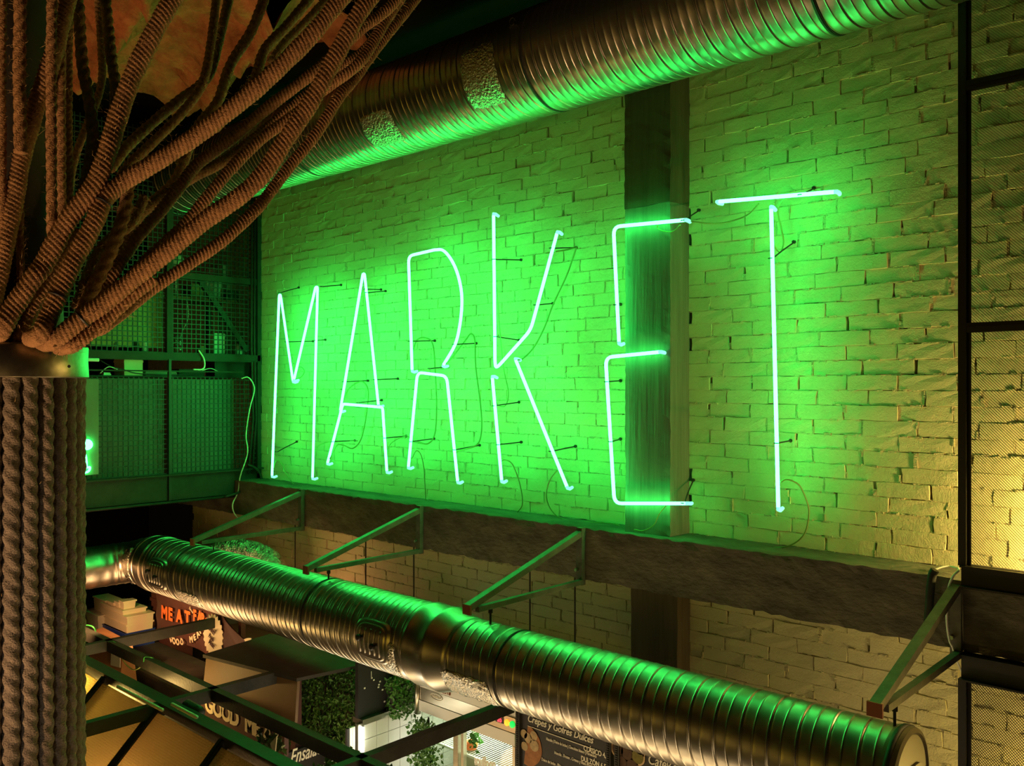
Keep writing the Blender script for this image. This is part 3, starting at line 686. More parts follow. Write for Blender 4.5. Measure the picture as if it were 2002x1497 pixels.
sbox(442, 553, 484, 576, -7.8, .25, 'plastic_crate', 'white', 'pale crate on the upper shelf right of the brace', 'crate', s2)
sbox(446, 569, 466, 577, -7.60, .1, 'black_case', 'black', 'small black case in front of the pale crate', 'case', s2)
sbox(436, 524, 484, 537, -7.9, .3, 'paper_box', 'white', 'white lid seen through the grid above the upper rail', 'box', Z(1.06))
sbox(408, 640, 412, 690, -7.6, .05, 'red_bar', 'rust', 'narrow red upright bar behind the junction box', 'bar', s1)
ob = PX(345, 510, -7.75); vt = obj('vent_spout', MB().lathe((-7.75, ob.y, ob.z), [(.05, -.06), (.055, 0), (.05, .05), (.03, .055)], 'x', 20).tube([(-7.76, ob.y, ob.z-.04), (-7.76, ob.y, Z(.82))], .015, 8), 'white', smooth=True, label='round white spout seen through the grid under the thick ropes', cat='spout')
sbox(243, 702, 279, 736, SX, .2, 'cardboard_box', 'cream', 'orange lit carton in the gap under the main rail', 'box', s3)
sbox(285, 726, 345, 738, SX, .2, 'cable_tray', 'sheet', 'pale slotted tray in the gap under the main rail', 'tray', s3)
sbox(203, 728, 216, 738, SX, .1, 'plug_adapter', 'white', 'small pale adapter at the left of the gap', 'adapter', s3)
sbox(350, 722, 400, 736, SX-.05, .2, 'cable_tray', 'rail', 'green tray beside the thin post in the gap', 'tray', s3)
sbox(420, 708, 488, 735, -7.42, .1, 'storage_crate', 'rail', 'large dark green crate in the gap beside the corner', 'crate', s3)
tl = PX(160, 698, -7.28); tr_ = PX(193, 700, -7.28)
obj('fluorescent_tube', MB().tube([(-7.28, tl.y-.3, Z(.222)), (-7.28, tr_.y, Z(.222))], .014, 8), 'white', smooth=True, label='short pale tube under the main rail beside the rope column', cat='tube lamp')
def xcable(pts, X_, lab, r=.005, m='cable', name='power_cable', xs=None):
    P3 = [PX(*q, X_ if xs is None else xs[i]) for i, q in enumerate(pts)]
    return obj(name, MB().tube(spline(P3, 7), r, 6), m, smooth=True, label=lab, cat='cable')
xcable([(472, 740), (484, 737), (494, 748), (497, 765), (488, 800), (481, 850), (484, 885), (470, 930), (465, 962), (455, 985), (458, 1003), (470, 1018)], -7.22, 'pale cable snaking down the mesh beside the corner', .006, 'white')
xcable([(388, 684), (398, 700), (400, 715), (394, 722), (378, 722)], -7.25, 'pale cable hanging over the main rail', .007, 'white')
xcable([(365, 585), (368, 605), (367, 625), (356, 648), (353, 660)], -7.5, 'thin cable hanging to the banded jar', .004, 'white')
xcable([(193, 702), (215, 715), (240, 722), (270, 730), (330, 733), (380, 731)], -7.4, 'dark cable strung through the gap under the main rail', .005, 'black')
xcable([(196, 729), (212, 717), (230, 722)], -7.38, 'short pale cable arch in the gap beside the rope column', .004, 'white')
xcable([(395, 724), (412, 720), (426, 726)], -7.38, 'short pale cable arch in the gap near the crate', .004, 'white')
xcable([(484, 908), (500, 915), (510, 930), (508, 946), (485, 950), (468, 962), (440, 971)], -7.2, 'dark corner hose bending onto the ledge', .012, 'rail')
for i, (dx, lab) in enumerate(((0, 'conduit running up the corner, closest to the bricks'), (.03, 'conduit running up the corner beside the post'))):
    obj('conduit', MB().tube([(-7.285+.0*i, -.10-dx*1.3, Z(-.8)), (-7.28, -.06-dx, Z(-.3)), (-7.285, -.075-dx, Z(.4)), (-7.285, -.07-dx, Z(1.75))], .011, 8), 'rail', smooth=True, label=lab, cat='conduit')
# sign with the neon i
SXX = -7.20
si = thing('neon_sign', (SXX, -1.6, Z(-.69)), 'flat pale sign with a glowing letter i beside the rope column', 'sign')
a = PX(193, 741, SXX); b = PX(193, 927, SXX)
obj('sign_panel', MB().box((SXX-.02, a.y-.95, b.z), (SXX, a.y, a.z)), 'sheet', si)
c = PX(170.4, 869, SXX+.02)
obj('neon_dot', MB().lathe(c, [(.004, -.012), (.040, -.010), (.043, 0), (.040, .010), (.004, .012)], 'x', 24), 'neon2', si, smooth=True)
q = [(150, 884), (156, 881), (162, 882), (167, 889), (169, 902), (170, 913), (175.5, 913), (174.5, 919), (169, 923), (162, 922), (157.5, 914), (156, 898), (153, 890)]
obj('neon_stroke', MB().tube(spline([PX(*s, SXX+.02) for s in q], 5), .0085, 8), 'neon2', si, smooth=True)

# ------------------------------------------------------------------ ropes
def rope_grid(path, dia, lay, depth, per, n=3, yarn=.0, seg=20, hand=1):
    pts = [Vector(p) for p in path]; L = [0]
    for a, b in zip(pts, pts[1:]): L.append(L[-1]+(b-a).length)
    step = lay/n/per; N = max(8, int(L[-1]/step)); A = np.array([tuple(p) for p in pts]); s = np.linspace(0, L[-1], N)
    C = np.stack([np.interp(s, L, A[:, k]) for k in range(3)], 1)
    for _ in range(12): C[1:-1] = .25*C[:-2]+.5*C[1:-1]+.25*C[2:]
    T = np.gradient(C, axis=0); T /= np.linalg.norm(T, axis=1)[:, None]
    ref = np.array([.3, .9, .2]); U = np.cross(T, ref); U /= np.linalg.norm(U, axis=1)[:, None]; W = np.cross(T, U)
    th = (np.arange(seg)*2*PI/seg)[None, :]; S = s[:, None]
    ph = n*(th*hand-2*PI*S/lay)/2
    r = dia/2*(1-depth+depth*np.abs(np.cos(ph))**.75)
    if yarn: r += dia*yarn*np.abs(np.sin(th*7*hand+2*PI*S/lay*4.5))
    r *= 1+.03*np.sin(S*37+th*2)+.02*np.sin(S*91)
    V = C[:, None, :]+U[:, None, :]*(r*np.cos(th))[..., None]+W[:, None, :]*(r*np.sin(th))[..., None]
    return V, C, U, W
def fibres(C, U, W, dia, n, rnd, ln=.018):
    mb = MB(); N = len(C)
    for _ in range(n):
        i = rnd.randrange(2, N-2); a = rnd.uniform(0, 2*PI); d = Vector(U[i]*math.cos(a)+W[i]*math.sin(a)); t = Vector(C[i+1]-C[i-1]).normalized()
        p = Vector(C[i])+d*dia*.46; l = ln*rnd.uniform(.3, 1.3)
        q = p+(d*.8+t*rnd.uniform(-.8, .8)+Vector((0, 0, -.15))).normalized()*l*.6; e = q+(d*rnd.uniform(-.1, .6)+t*rnd.uniform(-1, 1)+Vector((0, 0, rnd.uniform(-.6, .3)))).normalized()*l*.6
        w_ = t.cross(d).normalized()*.0005
        mb.add([p+w_, p-w_, q-w_, q+w_, e], [(0, 1, 2, 3), (3, 2, 4)])
    return mb
ROPE_C = Vector((0, 0, 0))
def rope(pts, d0, d1, dia, label, style='wrap', group=None, m='rope', ext=.7, fuzz=1.0, ties=()):
    rnd = random.Random(len(label)*31+int(pts[0][0]))
    n = len(pts); P3 = [PD(*q, lerp(d0, d1, (i/(n-1))**.9)) for i, q in enumerate(pts)]
    if ext:
        d = (P3[0]-P3[1]).normalized(); a_ = P3[0]+d*.22; b_ = a_+Vector((d.x*.18, d.y*.18, .35)); P3 = [Vector((b_.x+d.x*.05, b_.y+d.y*.05, 6.39)), b_, a_]+P3
    if pts[-1][1] > 640 and ext is not None:
        q = P3[-1]; e = Vector((AX.x-q.x, AX.y-q.y, 0)).normalized(); P3.append(q+e*.05+Vector((0, 0, -.006)))
    path = spline(P3, 8)
    kw = dict(wrap=dict(lay=dia*1.05, depth=.19, per=5, n=4, yarn=.035, hand=-1), twist=dict(lay=dia*3.0, depth=.30, per=9, hand=1), fuzzy=dict(lay=dia*2.2, depth=.22, per=8, hand=-1))[style]
    if style == 'wrap' and dia < .036: kw = dict(lay=dia*1.0, depth=.24, per=6, n=3, yarn=.03, hand=-1)
    V, C, U, W = rope_grid(path, dia, seg=22 if style == 'wrap' else 18, **kw)
    o = grid_obj('rope', V, m, None, closed=True, cap=True, label=label, cat='rope', group=group)
    for px_ in ties:
        i = min(range(len(C)), key=lambda k: abs((Vector(C[k])-CAM).dot(RT)/(Vector(C[k])-CAM).dot(FW)*FPX+CX-px_))
        ring = [Vector(C[i])+(Vector(U[i])*math.cos(q)+Vector(W[i])*math.sin(q))*dia*.505 for q in np.linspace(0, 2*PI, 25)[:-1]]
        obj('cable_tie', MB().tube(ring, .0026, 5, closed=True), 'black', o, label='black cable tie')
    obj('frayed_fibres', fibres(C, U, W, dia, int((240 if style != 'fuzzy' else 420)*fuzz), rnd), 'fibre', o, kind='stuff')
    return o
CD = 2.1        # camera depth of the rope column axis
AX = PD(0, 757, CD)
rc = thing('rope_column', (AX.x, AX.y, 0), 'round column wrapped in vertical ropes at the left edge, with a metal collar', 'column')
obj('core', MB().lathe((AX.x, AX.y, 0), [(.145, 0), (.145, Z(.03))], 'z', 40), 'trunk', rc, smooth=True)
obj('trunk', MB().lathe((AX.x, AX.y, Z(.03)), [(.150, 0), (.125, .25), (.105, .6), (.10, 2.36)], 'z', 32), 'trunk', rc, smooth=True, label='dark trunk inside the flaring ropes')
V, C, U, W = rope_grid([(0, 0, 0), (0, 0, 1.0), (0, 0, 2.0), (0, 0, Z(.03)-2.0)], .040, .105, .30, 8, hand=-1, seg=16)
V[..., 2] += 0
vm = None
rnd = random.Random(5)
for i in range(29):
    a = 2*PI*i/29+.05; p = (AX.x+.166*math.cos(a), AX.y+.166*math.sin(a), 2.0)
    if vm is None:
        o = grid_obj('rope', V, 'ropegrey', rc, closed=True, cap=True); vm = o.data; c = (V.reshape(-1, 3).min(0)+V.reshape(-1, 3).max(0))/2
        o.location = Vector((p[0], p[1], 2.0+c[2]))-WL[rc.name]
    else: o = inst(vm, 'rope', (p[0], p[1], 2.0+c[2]), rc)
    o.rotation_euler = (0, 0, rnd.uniform(0, 6.28))
fb = fibres(np.array([(AX.x, AX.y, z) for z in np.linspace(2.4, 4.0, 300)]), np.array([(1., 0, 0)]*300), np.array([(0, 1., 0)]*300), .40, 900, rnd, .010)
obj('frayed_fibres', fb, 'fibre', rc, kind='stuff')
obj('rope_floor_band', MB().lathe((AX.x, AX.y, 0), [(.19, 0), (.195, .01), (.195, 2.0), (.17, 2.02)], 'z', 40), 'ropegrey', rc, smooth=True, label='lower wrapped part of the column')
mb = MB().lathe((AX.x, AX.y, Z(.022)), [(.17, 0), (.190, 0), (.192, .003), (.190, .04), (.191, .074), (.189, .078), (.15, .080)], 'z', 64)
cl = obj('collar', mb, 'collar', rc, smooth=True, label='sheet metal collar')
for px, py in ((98, 690), (135, 716)):
    q = PD(px, py, CD-.17); obj('rivet', MB().tube([q, q+(CAM-q).normalized()*.004], .0035, 8), 'black', cl)
TH = 'thick ropes flaring from the collar'; TN = 'thinner ropes flaring from the collar'; VT = 'twisted ropes running up beside the trunk'
rope([(131, 0), (105, 105), (70, 210), (45, 297), (28, 390), (8, 490), (-12, 580), (-25, 660)], 2.05, 1.95, .039, 'thick brown rope nearest the left edge, sweeping down past the trunk', group=TH)
rope([(336, 0), (297, 70), (259, 150), (231, 227), (210, 297), (182, 367), (133, 430), (87, 514), (66, 543), (29, 597), (2, 645)], 2.1, 1.93, .042, 'thick brown rope crossing the foam ceiling, second from the left', group=TH)
rope([(664, 0), (601, 77), (507, 168), (402, 252), (315, 311), (245, 353), (206, 388), (182, 440), (150, 500), (121, 560), (95, 620), (78, 655)], 2.15, 1.93, .040, 'thick brown rope with a black tie, bending down in the middle of the fan', group=TH, ties=(201, 113))
rope([(735, -20), (699, 31), (654, 115), (608, 199), (559, 273), (517, 336), (472, 381), (402, 430), (332, 488), (258, 548), (201, 594), (158, 624), (108, 664)], 2.15, 1.95, .040, 'thick brown rope crossing in front of the upper duct', group=TH, ties=(160,))
rope([(152, 452), (123, 496), (103, 530), (75, 582), (52, 632), (40, 660)], 2.08, 1.98, .030, 'short rope squeezed between two thick ropes above the collar', group=TN, ext=0)
rope([(815, -5), (775, 45), (735, 95), (696, 150), (664, 189), (615, 266), (566, 325), (524, 381), (490, 420), (437, 469), (367, 518), (300, 562), (255, 598), (225, 622), (190, 645)], 2.75, 2.05, .031, 'outermost rope of the fan, lowest over the mezzanine mesh', group=TN)
rope([(300, 545), (262, 575), (230, 603), (203, 630), (176, 652), (143, 676)], 2.05, 1.98, .031, 'rope ending in a knot at the right rim of the collar', group=TN, ext=0)
rope([(760, 30), (728, 85), (696, 129), (629, 178), (573, 227), (517, 266), (465, 315), (420, 367), (371, 427), (329, 470), (285, 510), (240, 560), (215, 590)], 2.6, 2.15, .031, 'rope crossing the far end of the upper duct', group=TN)
rope([(700, 62), (655, 105), (612, 143), (524, 210), (455, 269), (385, 322), (350, 367), (308, 420), (273, 458), (245, 497), (225, 528), (195, 575), (180, 600)], 2.5, 2.12, .031, 'rope in the middle of the fan under the thick bent rope', group=TN)
rope([(640, 150), (565, 215), (490, 276), (437, 315), (371, 350), (315, 388), (273, 420), (250, 465), (224, 512), (195, 560), (180, 590)], 2.6, 2.15, .029, 'rope just below the thick bent rope, bound by a black tie', group=TN, ext=.4, ties=(258,))
rope([(448, -5), (430, 70), (406, 150), (350, 196), (297, 241), (250, 285), (215, 330)], 3.0, 2.5, .032, 'dark fuzzy rope left of the rope pair at the foam edge', 'fuzzy', TN)
rope([(423, -5), (413, 80), (395, 165), (350, 227), (297, 280), (250, 325), (235, 350)], 2.8, 2.4, .028, 'dark fuzzy rope curving below the foam edge', 'fuzzy', TN)
rope([(518, -5), (490, 63), (451, 126), (427, 196), (395, 238), (372, 275), (345, 350), (300, 395), (262, 420)], 3.0, 2.5, .034, 'dark fuzzy rope leaning right across the green foam', 'fuzzy', TN)
rope([(608, -5), (559, 52), (517, 98), (500, 150), (470, 195), (420, 250)], 3.1, 2.7, .034, 'dark fuzzy rope nearest the thick bent rope at the top', 'fuzzy', TN)
rope([(640, -5), (600, 40), (555, 85), (530, 120)], 3.2, 3.0, .028, 'dark thin rope half hidden beside the thick bent rope', 'fuzzy', TN)
rope([(150, -5), (154, 20), (161, 122), (175, 200), (182, 270), (172, 335), (160, 400)], 2.35, 2.2, .031, 'dark twisted rope bowing right of the trunk', 'twist', VT)
rope([(206, -5), (217, 105), (227, 182), (218, 240), (195, 310), (175, 380)], 2.4, 2.2, .030, 'dark twisted rope in front of the foam left of the thick rope', 'twist', VT)
rope([(191, -5), (197, 80), (199, 157), (182, 217), (160, 270), (142, 325), (135, 380)], 2.6, 2.4, .022, 'thin hairy rope in front of the foam', 'fuzzy', VT)
rope([(252, 355), (246, 400), (236, 440), (220, 484), (195, 537), (172, 582), (160, 612)], 2.2, 2.06, .033, 'dark twisted rope in the middle of the fan behind the others', 'twist', VT, ext=0)
rope([(283, 385), (255, 440), (205, 475), (178, 520), (160, 570), (150, 600)], 2.3, 2.15, .026, 'hairy green lit rope behind the black tied ropes', 'fuzzy', TN, ext=0, fuzz=1.6)
for i, (px, y1, dd, dia, lab) in enumerate(((3, 470, 1.98, .020, 'dark twisted rope at the very left edge beside the trunk'), (38, 300, 1.98, .028, 'dark twisted rope left of the first thick rope'), (100, 470, 2.0, .024, 'dark twisted rope just right of the trunk'),
                                  (119, 450, 2.06, .022, 'middle rope of the three straight ropes right of the trunk'), (135, 430, 2.15, .017, 'thinnest of the three straight ropes right of the trunk'), (39, 560, 2.02, .018, 'dark rope seen low between the first two thick ropes'))):
    rope([(px+2, -10 if i != 5 else 400), (px, 150 if i != 5 else 450), (px+1, y1-100 if i != 5 else 500), (px+2, y1)], dd, dd-.01, dia, lab, 'twist', VT, ext=.7 if i != 5 else 0)
# ------------------------------------------------------------------ stall frame and glazed canopy
FZ = Z(-1.85)
def fbeam(a, b, lab, w_=.05, h=.075):
    root = thing('frame_beam', ((a[0]+b[0])/2, (a[1]+b[1])/2, FZ-h), lab, 'beam', 'steel beams of the stall frame')
    A = Vector((a[0], a[1], FZ-h/2)); B = Vector((b[0], b[1], FZ-h/2))
    obj('tube', MB().bar(A, B, w_, h), 'gsteel', root)
    d = (B-A).normalized()*.006
    for e, s in ((A, -1), (B, 1)): obj('end_plate', MB().bar(e, e+d*s, w_+.012, h+.012), 'gsteel', root)
A_Y, B_Y = CAM.y+2.73, CAM.y+2.42
fbeam((-8.3, A_Y), (-2.2, A_Y), 'long beam of the stall frame running beside the glazed canopy')
fbeam((-6.55, -3.2), (-6.55, -.1), 'cross beam of the stall frame farthest left, below the tubs')
fbeam((-5.03, -3.4), (-5.03, -.1), 'cross beam of the stall frame over the canopy and the hood')
fbeam((-3.55, -3.4), (-3.55, -.1), 'cross beam of the stall frame in front of the tiled wall and fridge')
for x, y in ((-8.0, A_Y), (-2.3, A_Y)):
    obj('frame_post', MB().bar((x, y, 0), (x, y, FZ-.075), .06), 'gsteel', label='steel post carrying the %s end of the long frame beam' % ('far' if x < -5 else 'near'), cat='post')
gc = thing('glazed_canopy', (-5.4, -2.6, FZ-1.0), 'sloping canopy of ribbed translucent panels lit yellow from inside', 'canopy')
obj('ridge_beam', MB().bar((-8.2, B_Y, FZ-.02), (-2.6, B_Y, FZ-.02), .085, .05).bar((-8.2, B_Y+.05, FZ-.05), (-2.6, B_Y+.05, FZ-.05), .03, .04), 'gsteel', gc)
obj('light_baffle', MB().box((-8.2, B_Y+.05, FZ-.60), (-2.6, B_Y+.06, FZ-.045)), 'gsteel', gc)  # added unseen baffle, stops canopy light leaking onto the long beam
bx = [-7.24, -6.505, -5.77, -5.02, -4.285, -3.55, -2.82]; S = Vector((0, -1, -1)).normalized(); NN = Vector((0, -1, 1)).normalized()
P0 = Vector((0, B_Y-.03, FZ-.03))
for i, x in enumerate(bx):
    p = P0+Vector((x, 0, 0)); wd = .07 if i % 2 else .045
    g = obj('glazing_bar', MB().bar(p, p+S*1.3, wd, .05, NN), 'gsteel', gc)
    obj('cover_strip', MB().bar(p+NN*.03, p+S*1.3+NN*.03, .022, .012, NN), 'black', g)
for a, b in zip(bx, bx[1:]):
    q = P0+S*.03+NN*.006
    mb = MB().hexa([q+Vector((a+.025, 0, 0)), q+Vector((b-.025, 0, 0)), q+Vector((b-.025, 0, 0))+S*1.25, q+Vector((a+.025, 0, 0))+S*1.25],
                   [q+Vector((a+.025, 0, 0))+NN*.008, q+Vector((b-.025, 0, 0))+NN*.008, q+Vector((b-.025, 0, 0))+S*1.25+NN*.008, q+Vector((a+.025, 0, 0))+S*1.25+NN*.008])
    obj('translucent_panel', mb, 'poly', gc)
bt = P0+S*1.3; obj('eaves_beam', MB().bar(bt+Vector((-8.2, 0, 0)), bt+Vector((-2.6, 0, 0)), .05, .06), 'gsteel', gc)
# conduit and lamp along the ridge
obj('light_tube', MB().tube([PY(230, 1342, B_Y-.10), PY(318, 1388, B_Y-.10)], .010, 6), 'white', smooth=True, label='thin pale tube lying along the canopy ridge beside the rope column', cat='tube')
obj('light_tube', MB().tube([PY(336, 1376, B_Y-.08), PY(385, 1402, B_Y-.08)], .010, 6), 'white', smooth=True, label='thin pale tube lying along the canopy ridge past the cross beam', cat='tube')
sp = thing('spot_lamp', PY(375, 1388, -1.95), 'small black spot lamp clamped beside the canopy ridge', 'lamp')
a_, b_ = PY(362, 1376, -1.95), PY(392, 1394, -1.95); dr = (b_-a_).normalized()
obj('lamp_body', MB().tube([a_, a_+dr*.02, b_-dr*.02, b_], [.02, .034, .036, .03], 14), 'black', sp, smooth=True)
obj('lamp_mount', MB().bar(lerp(a_, b_, .4), lerp(a_, b_, .4)+Vector((0, -.02, -.08)), .012, .02), 'black', sp)
def cab3(pts, lab, r=.006, m='cablegreen'):
    obj('power_cable', MB().tube(spline([PY(x, y, Yv) for x, y, Yv in pts], 7), r, 6), m, smooth=True, label=lab, cat='cable')
cab3([(150, 1262, -1.72), (165, 1256, -1.70), (178, 1244, -1.68), (187, 1234, -1.68), (180, 1224, -1.70), (165, 1222, -1.70), (152, 1226, -1.72)], 'thick green cable loop beside the rope column, above the beam')
cab3([(150, 1256, -1.66), (164, 1248, -1.66), (174, 1236, -1.66), (172, 1228, -1.66), (158, 1232, -1.67), (150, 1240, -1.67)], 'inner green cable loop beside the rope column')
cab3([(212, 1264, -1.69), (213, 1254, -1.74), (220, 1253, -1.75), (226, 1256, -1.72)], 'thin cable wrapped over the long beam near the tubs', .003)
cab3([(281, 1300, -1.72), (282, 1285, -1.75), (292, 1284, -1.75), (300, 1286, -1.72)], 'thin green cable tied over the long beam in the middle', .003)
cab3([(236, 1282, -1.7), (243, 1294, -1.7), (250, 1302, -1.7), (262, 1309, -1.7), (274, 1304, -1.7), (282, 1292, -1.7)], 'pale cable sagging under the long beam', .004, 'cable')
cab3([(330, 1370, -2.0), (390, 1397, -1.98), (430, 1425, -1.98), (480, 1448, -1.98), (520, 1466, -1.98)], 'cable lying along the canopy ridge to the potted plant', .006, 'black')
cab3([(677, 1497, -1.72), (683, 1482, -1.70), (688, 1466, -1.69)], 'white cable hanging from the long beam near the light strip', .004, 'white')

# ------------------------------------------------------------------ stalls: left
def leaves(n, pos, nrm, size, rnd, up=.3):
    mb = MB()
    for _ in range(n):
        p = Vector(pos(rnd)); nn = (Vector(nrm)+Vector((rnd.gauss(0, .5), rnd.gauss(0, .5), rnd.gauss(0, .5)))).normalized()
        t = nn.orthogonal().normalized(); t = Matrix.Rotation(rnd.uniform(0, 6.28), 3, nn) @ t; s = nn.cross(t); L = size*rnd.uniform(.6, 1.35)
        mb.add([p-t*L*.5, p+s*L*.28+nn*L*.08, p+t*L*.5-nn*L*.1, p-s*L*.28+nn*L*.08], [(0, 1, 2), (0, 2, 3)])
    return mb
TY = -.62
def tiles(px0, px1, py0, py1, Y_, root, rows_, cols):
    a = PY(px0, py1, Y_); b = PY(px1, py0, Y_)
    for i in range(cols):
        for j in range(rows_):
            x0 = lerp(a.x, b.x, i/cols); x1 = lerp(a.x, b.x, (i+1)/cols); z0 = lerp(a.z, b.z, j/rows_); z1 = lerp(a.z, b.z, (j+1)/rows_)
            obj('tile', MB().box((x0+.0025, Y_, z0+.0025), (x1-.0025, Y_+.012, z1-.0025)), 'tile', root)
    return a, b
tp = thing('tiled_pillar', PY(268, 1330, TY), 'white tiled pillar behind the left cross beam', 'pillar')
a = PY(243, 1330, TY); b = PY(296, 1208, TY)
obj('pillar_core', MB().box((a.x, TY+.01, 0), (b.x, TY+.2, b.z)), 'grout', tp)
tiles(243, 296, 1208, 1338, TY, tp, 5, 3)
a = PY(296, 1390, TY-.05); b = PY(336, 1180, TY-.05)
obj('stall_pillar', MB().box((a.x, TY-.05, 0), (b.x, TY+.15, Z(-1.5))).box((a.x-.01, TY-.06, Z(-2.0)), (b.x+.01, TY+.16, Z(-1.97))), 'maroon', label='dark brown pillar right of the tiled pillar', cat='pillar')
a = PY(244, 1210, TY-.05); b = PY(300, 1186, TY)
shl = thing('wall_shelf', (a.x, TY-.1, a.z), 'dark wall shelf on top of the tiled pillar with sacks', 'shelf')
obj('board', MB().box((a.x-.1, TY-.25, a.z-.02), (b.x, TY+.1, a.z)), 'darkboard', shl)
for k, (px, w_, h_, lab) in enumerate(((264, .17, .16, 'brown sack on the shelf, left of the pair'), (288, .13, .13, 'smaller brown sack on the shelf beside the pillar'))):
    p = PY(px, 1208, TY-.1); V = []
    for t in np.linspace(.02, PI-.02, 9):
        V.append([(p.x+w_*.55*math.sin(t)**.6*math.cos(q)*(1+.1*noise.noise((q, t, k))), TY-.1+.09*math.sin(t)**.6*math.sin(q), a.z+h_*.5-h_*.5*math.cos(t)) for q in np.linspace(0, 2*PI, 17)[:-1]])
    grid_obj('flour_sack', np.array(V), 'card', None, closed=True, cap=True, label=lab, cat='sack', group='sacks on the wall shelf')
TB = -1.0
def tub(px0, px1, py0, py1, Y_, d, lab, m='tub', grp='plastic tubs stacked beside the rope column'):
    a = PY(px0, py1, Y_); b = PY(px1, py0, Y_); root = thing('plastic_tub', ((a.x+b.x)/2, Y_, a.z), lab, 'tub', grp); k = .012
    obj('body', MB().hexa([(a.x+k, Y_+k, a.z), (b.x-k, Y_+k, a.z), (b.x-k, Y_+d-k, a.z), (a.x+k, Y_+d-k, a.z)], [(a.x+.004, Y_+.004, b.z-.012), (b.x-.004, Y_+.004, b.z-.012), (b.x-.004, Y_+d-.004, b.z-.012), (a.x+.004, Y_+d-.004, b.z-.012)]), m, root)
    obj('rim', MB().box((a.x-.004, Y_-.004, b.z-.014), (b.x+.004, Y_+d+.004, b.z)), m, root)
tub(196, 247, 1222, 1238, TB, .25, 'shallow pale tub second from the bottom of the stack')
tub(196, 248, 1206, 1222, TB, .25, 'wide pale tub in the middle of the stack')
tub(197, 240, 1194, 1206, TB, .22, 'shallow pale tub near the top of the stack')
tub(182, 206, 1174, 1206, TB+.02, .14, 'tall yellowish bucket on top of the stack', grp=None)
tub(209, 222, 1178, 1194, TB+.02, .12, 'narrow upright tub beside the bucket'); tub(224, 232, 1177, 1194, TB+.02, .12, 'thin upright tub third along the top of the stack'); tub(233, 241, 1176, 1194, TB+.02, .12, 'thin upright tub at the right end of the top row')
a = PY(196, 1245, TB); b = PY(247, 1238, TB)
M['blue'] = mat('blue_plastic', (.02, .05, .30), .4)
obj('blue_tray', MB().box((a.x, TB-.01, a.z), (b.x, TB+.26, b.z)).box((a.x-.006, TB-.016, b.z-.006), (b.x+.006, TB+.266, b.z)), 'blue', label='flat blue lid under the stack of tubs', cat='lid')
a = PY(163, 1246, TB-.05); b = PY(192, 1204, TB-.05)
fbx = thing('foam_box', ((a.x+b.x)/2, TB, a.z), 'white polystyrene box left of the tubs', 'box')
obj('body', MB().box((a.x, TB-.05, a.z), (b.x, TB+.2, b.z-.05)), 'foambox', fbx); obj('lid', MB().box((a.x-.006, TB-.056, b.z-.05), (b.x+.006, TB+.206, b.z)), 'foambox', fbx)
p = PY(158, 1222, TB-.1)
obj('wicker_lamp', MB().lathe((p.x, TB-.1, p.z-.10), [(.05, 0), (.062, .02), (.055, .03), (.066, .05), (.06, .06), (.066, .08), (.058, .09), (.062, .11), (.05, .12), (.054, .14), (.03, .17), (.01, .18)], 'z', 18), 'cream', label='golden ribbed lamp shade half hidden by the rope column', cat='lamp')
obj('stall_counter', MB().box((-8.2, -1.15, 0), (-6.15, -.72, PY(196, 1245, TB).z)).box((-8.22, -1.18, PY(196, 1245, TB).z-.03), (-6.13, -.70, PY(196, 1245, TB).z-.002)), 'darkboard', label='dark counter carrying the tubs and the foam box', cat='counter')
p = PY(200, 1290, -1.45)
a = PY(172, 1320, -1.4); b = PY(233, 1262, -1.4)
obj('side_table', MB().box((a.x-.12, -1.55, 0), (b.x+.12, -1.2, a.z-.002)).box((a.x-.14, -1.57, a.z-.03), (b.x+.14, -1.18, a.z-.001)), 'darkboard', label='dark side table under the paper bag, beside the canopy', cat='table')
bg = thing('paper_bag', PY(212, 1318, -1.4), 'brown paper bag behind the canopy beam', 'bag')
a = PY(172, 1320, -1.4); b = PY(233, 1262, -1.4)
obj('bag_body', MB().hexa([(a.x, -1.4, a.z), (b.x, -1.4, a.z), (b.x, -1.25, a.z), (a.x, -1.25, a.z)], [(a.x+.01, -1.37, b.z), (b.x-.01, -1.36, b.z+.01), (b.x-.01, -1.29, b.z), (a.x+.01, -1.28, b.z+.012)]), 'card', bg)
a2 = PY(216, 1300, -1.42); b2 = PY(232, 1280, -1.42)
obj('receipt', MB().hexa([(a2.x, -1.42, a2.z), (b2.x, -1.41, a2.z+.01), (b2.x, -1.405, a2.z+.01), (a2.x, -1.405, a2.z)], [(a2.x+.01, -1.42, b2.z), (b2.x, -1.41, b2.z+.012), (b2.x, -1.405, b2.z+.012), (a2.x+.01, -1.405, b2.z)]), 'white', bg, label='torn white paper')
# banner MEAT FARMS
BY = -.80
def bw(px): return PY(px, 1200, BY).x
bn = thing('stall_banner', PY(400, 1260, BY), 'brown fabric banner with orange letters and a cream scalloped seal', 'banner')
xa, xb = bw(306), bw(494)
zt, zb_ = PY(330, 1150, BY).z, PY(380, 1262, BY).z
nb = 60
def bcurve(s): return BY-.035*math.sin(s*9.0)-.03*max(0, s-.45)*3
V = np.zeros((nb+1, 16, 3))
for i in range(nb+1):
    s = i/nb; x = lerp(xa, xb, s)
    zl = zb_-.02*math.sin(s*3)-(.10*max(0, s-.3)); zu = zt if s < .72 else zt-.30*(s-.72)**1.0*2.2
    for j in range(16): V[i, j] = (x, bcurve(s)+.006*math.sin(j*.9+s*20), lerp(zl, zu, j/15))
grid_obj('cloth', V, 'banner', bn)
V2 = V.copy(); V2[..., 1] += .01; grid_obj('cloth_back', V2, 'banner', bn)
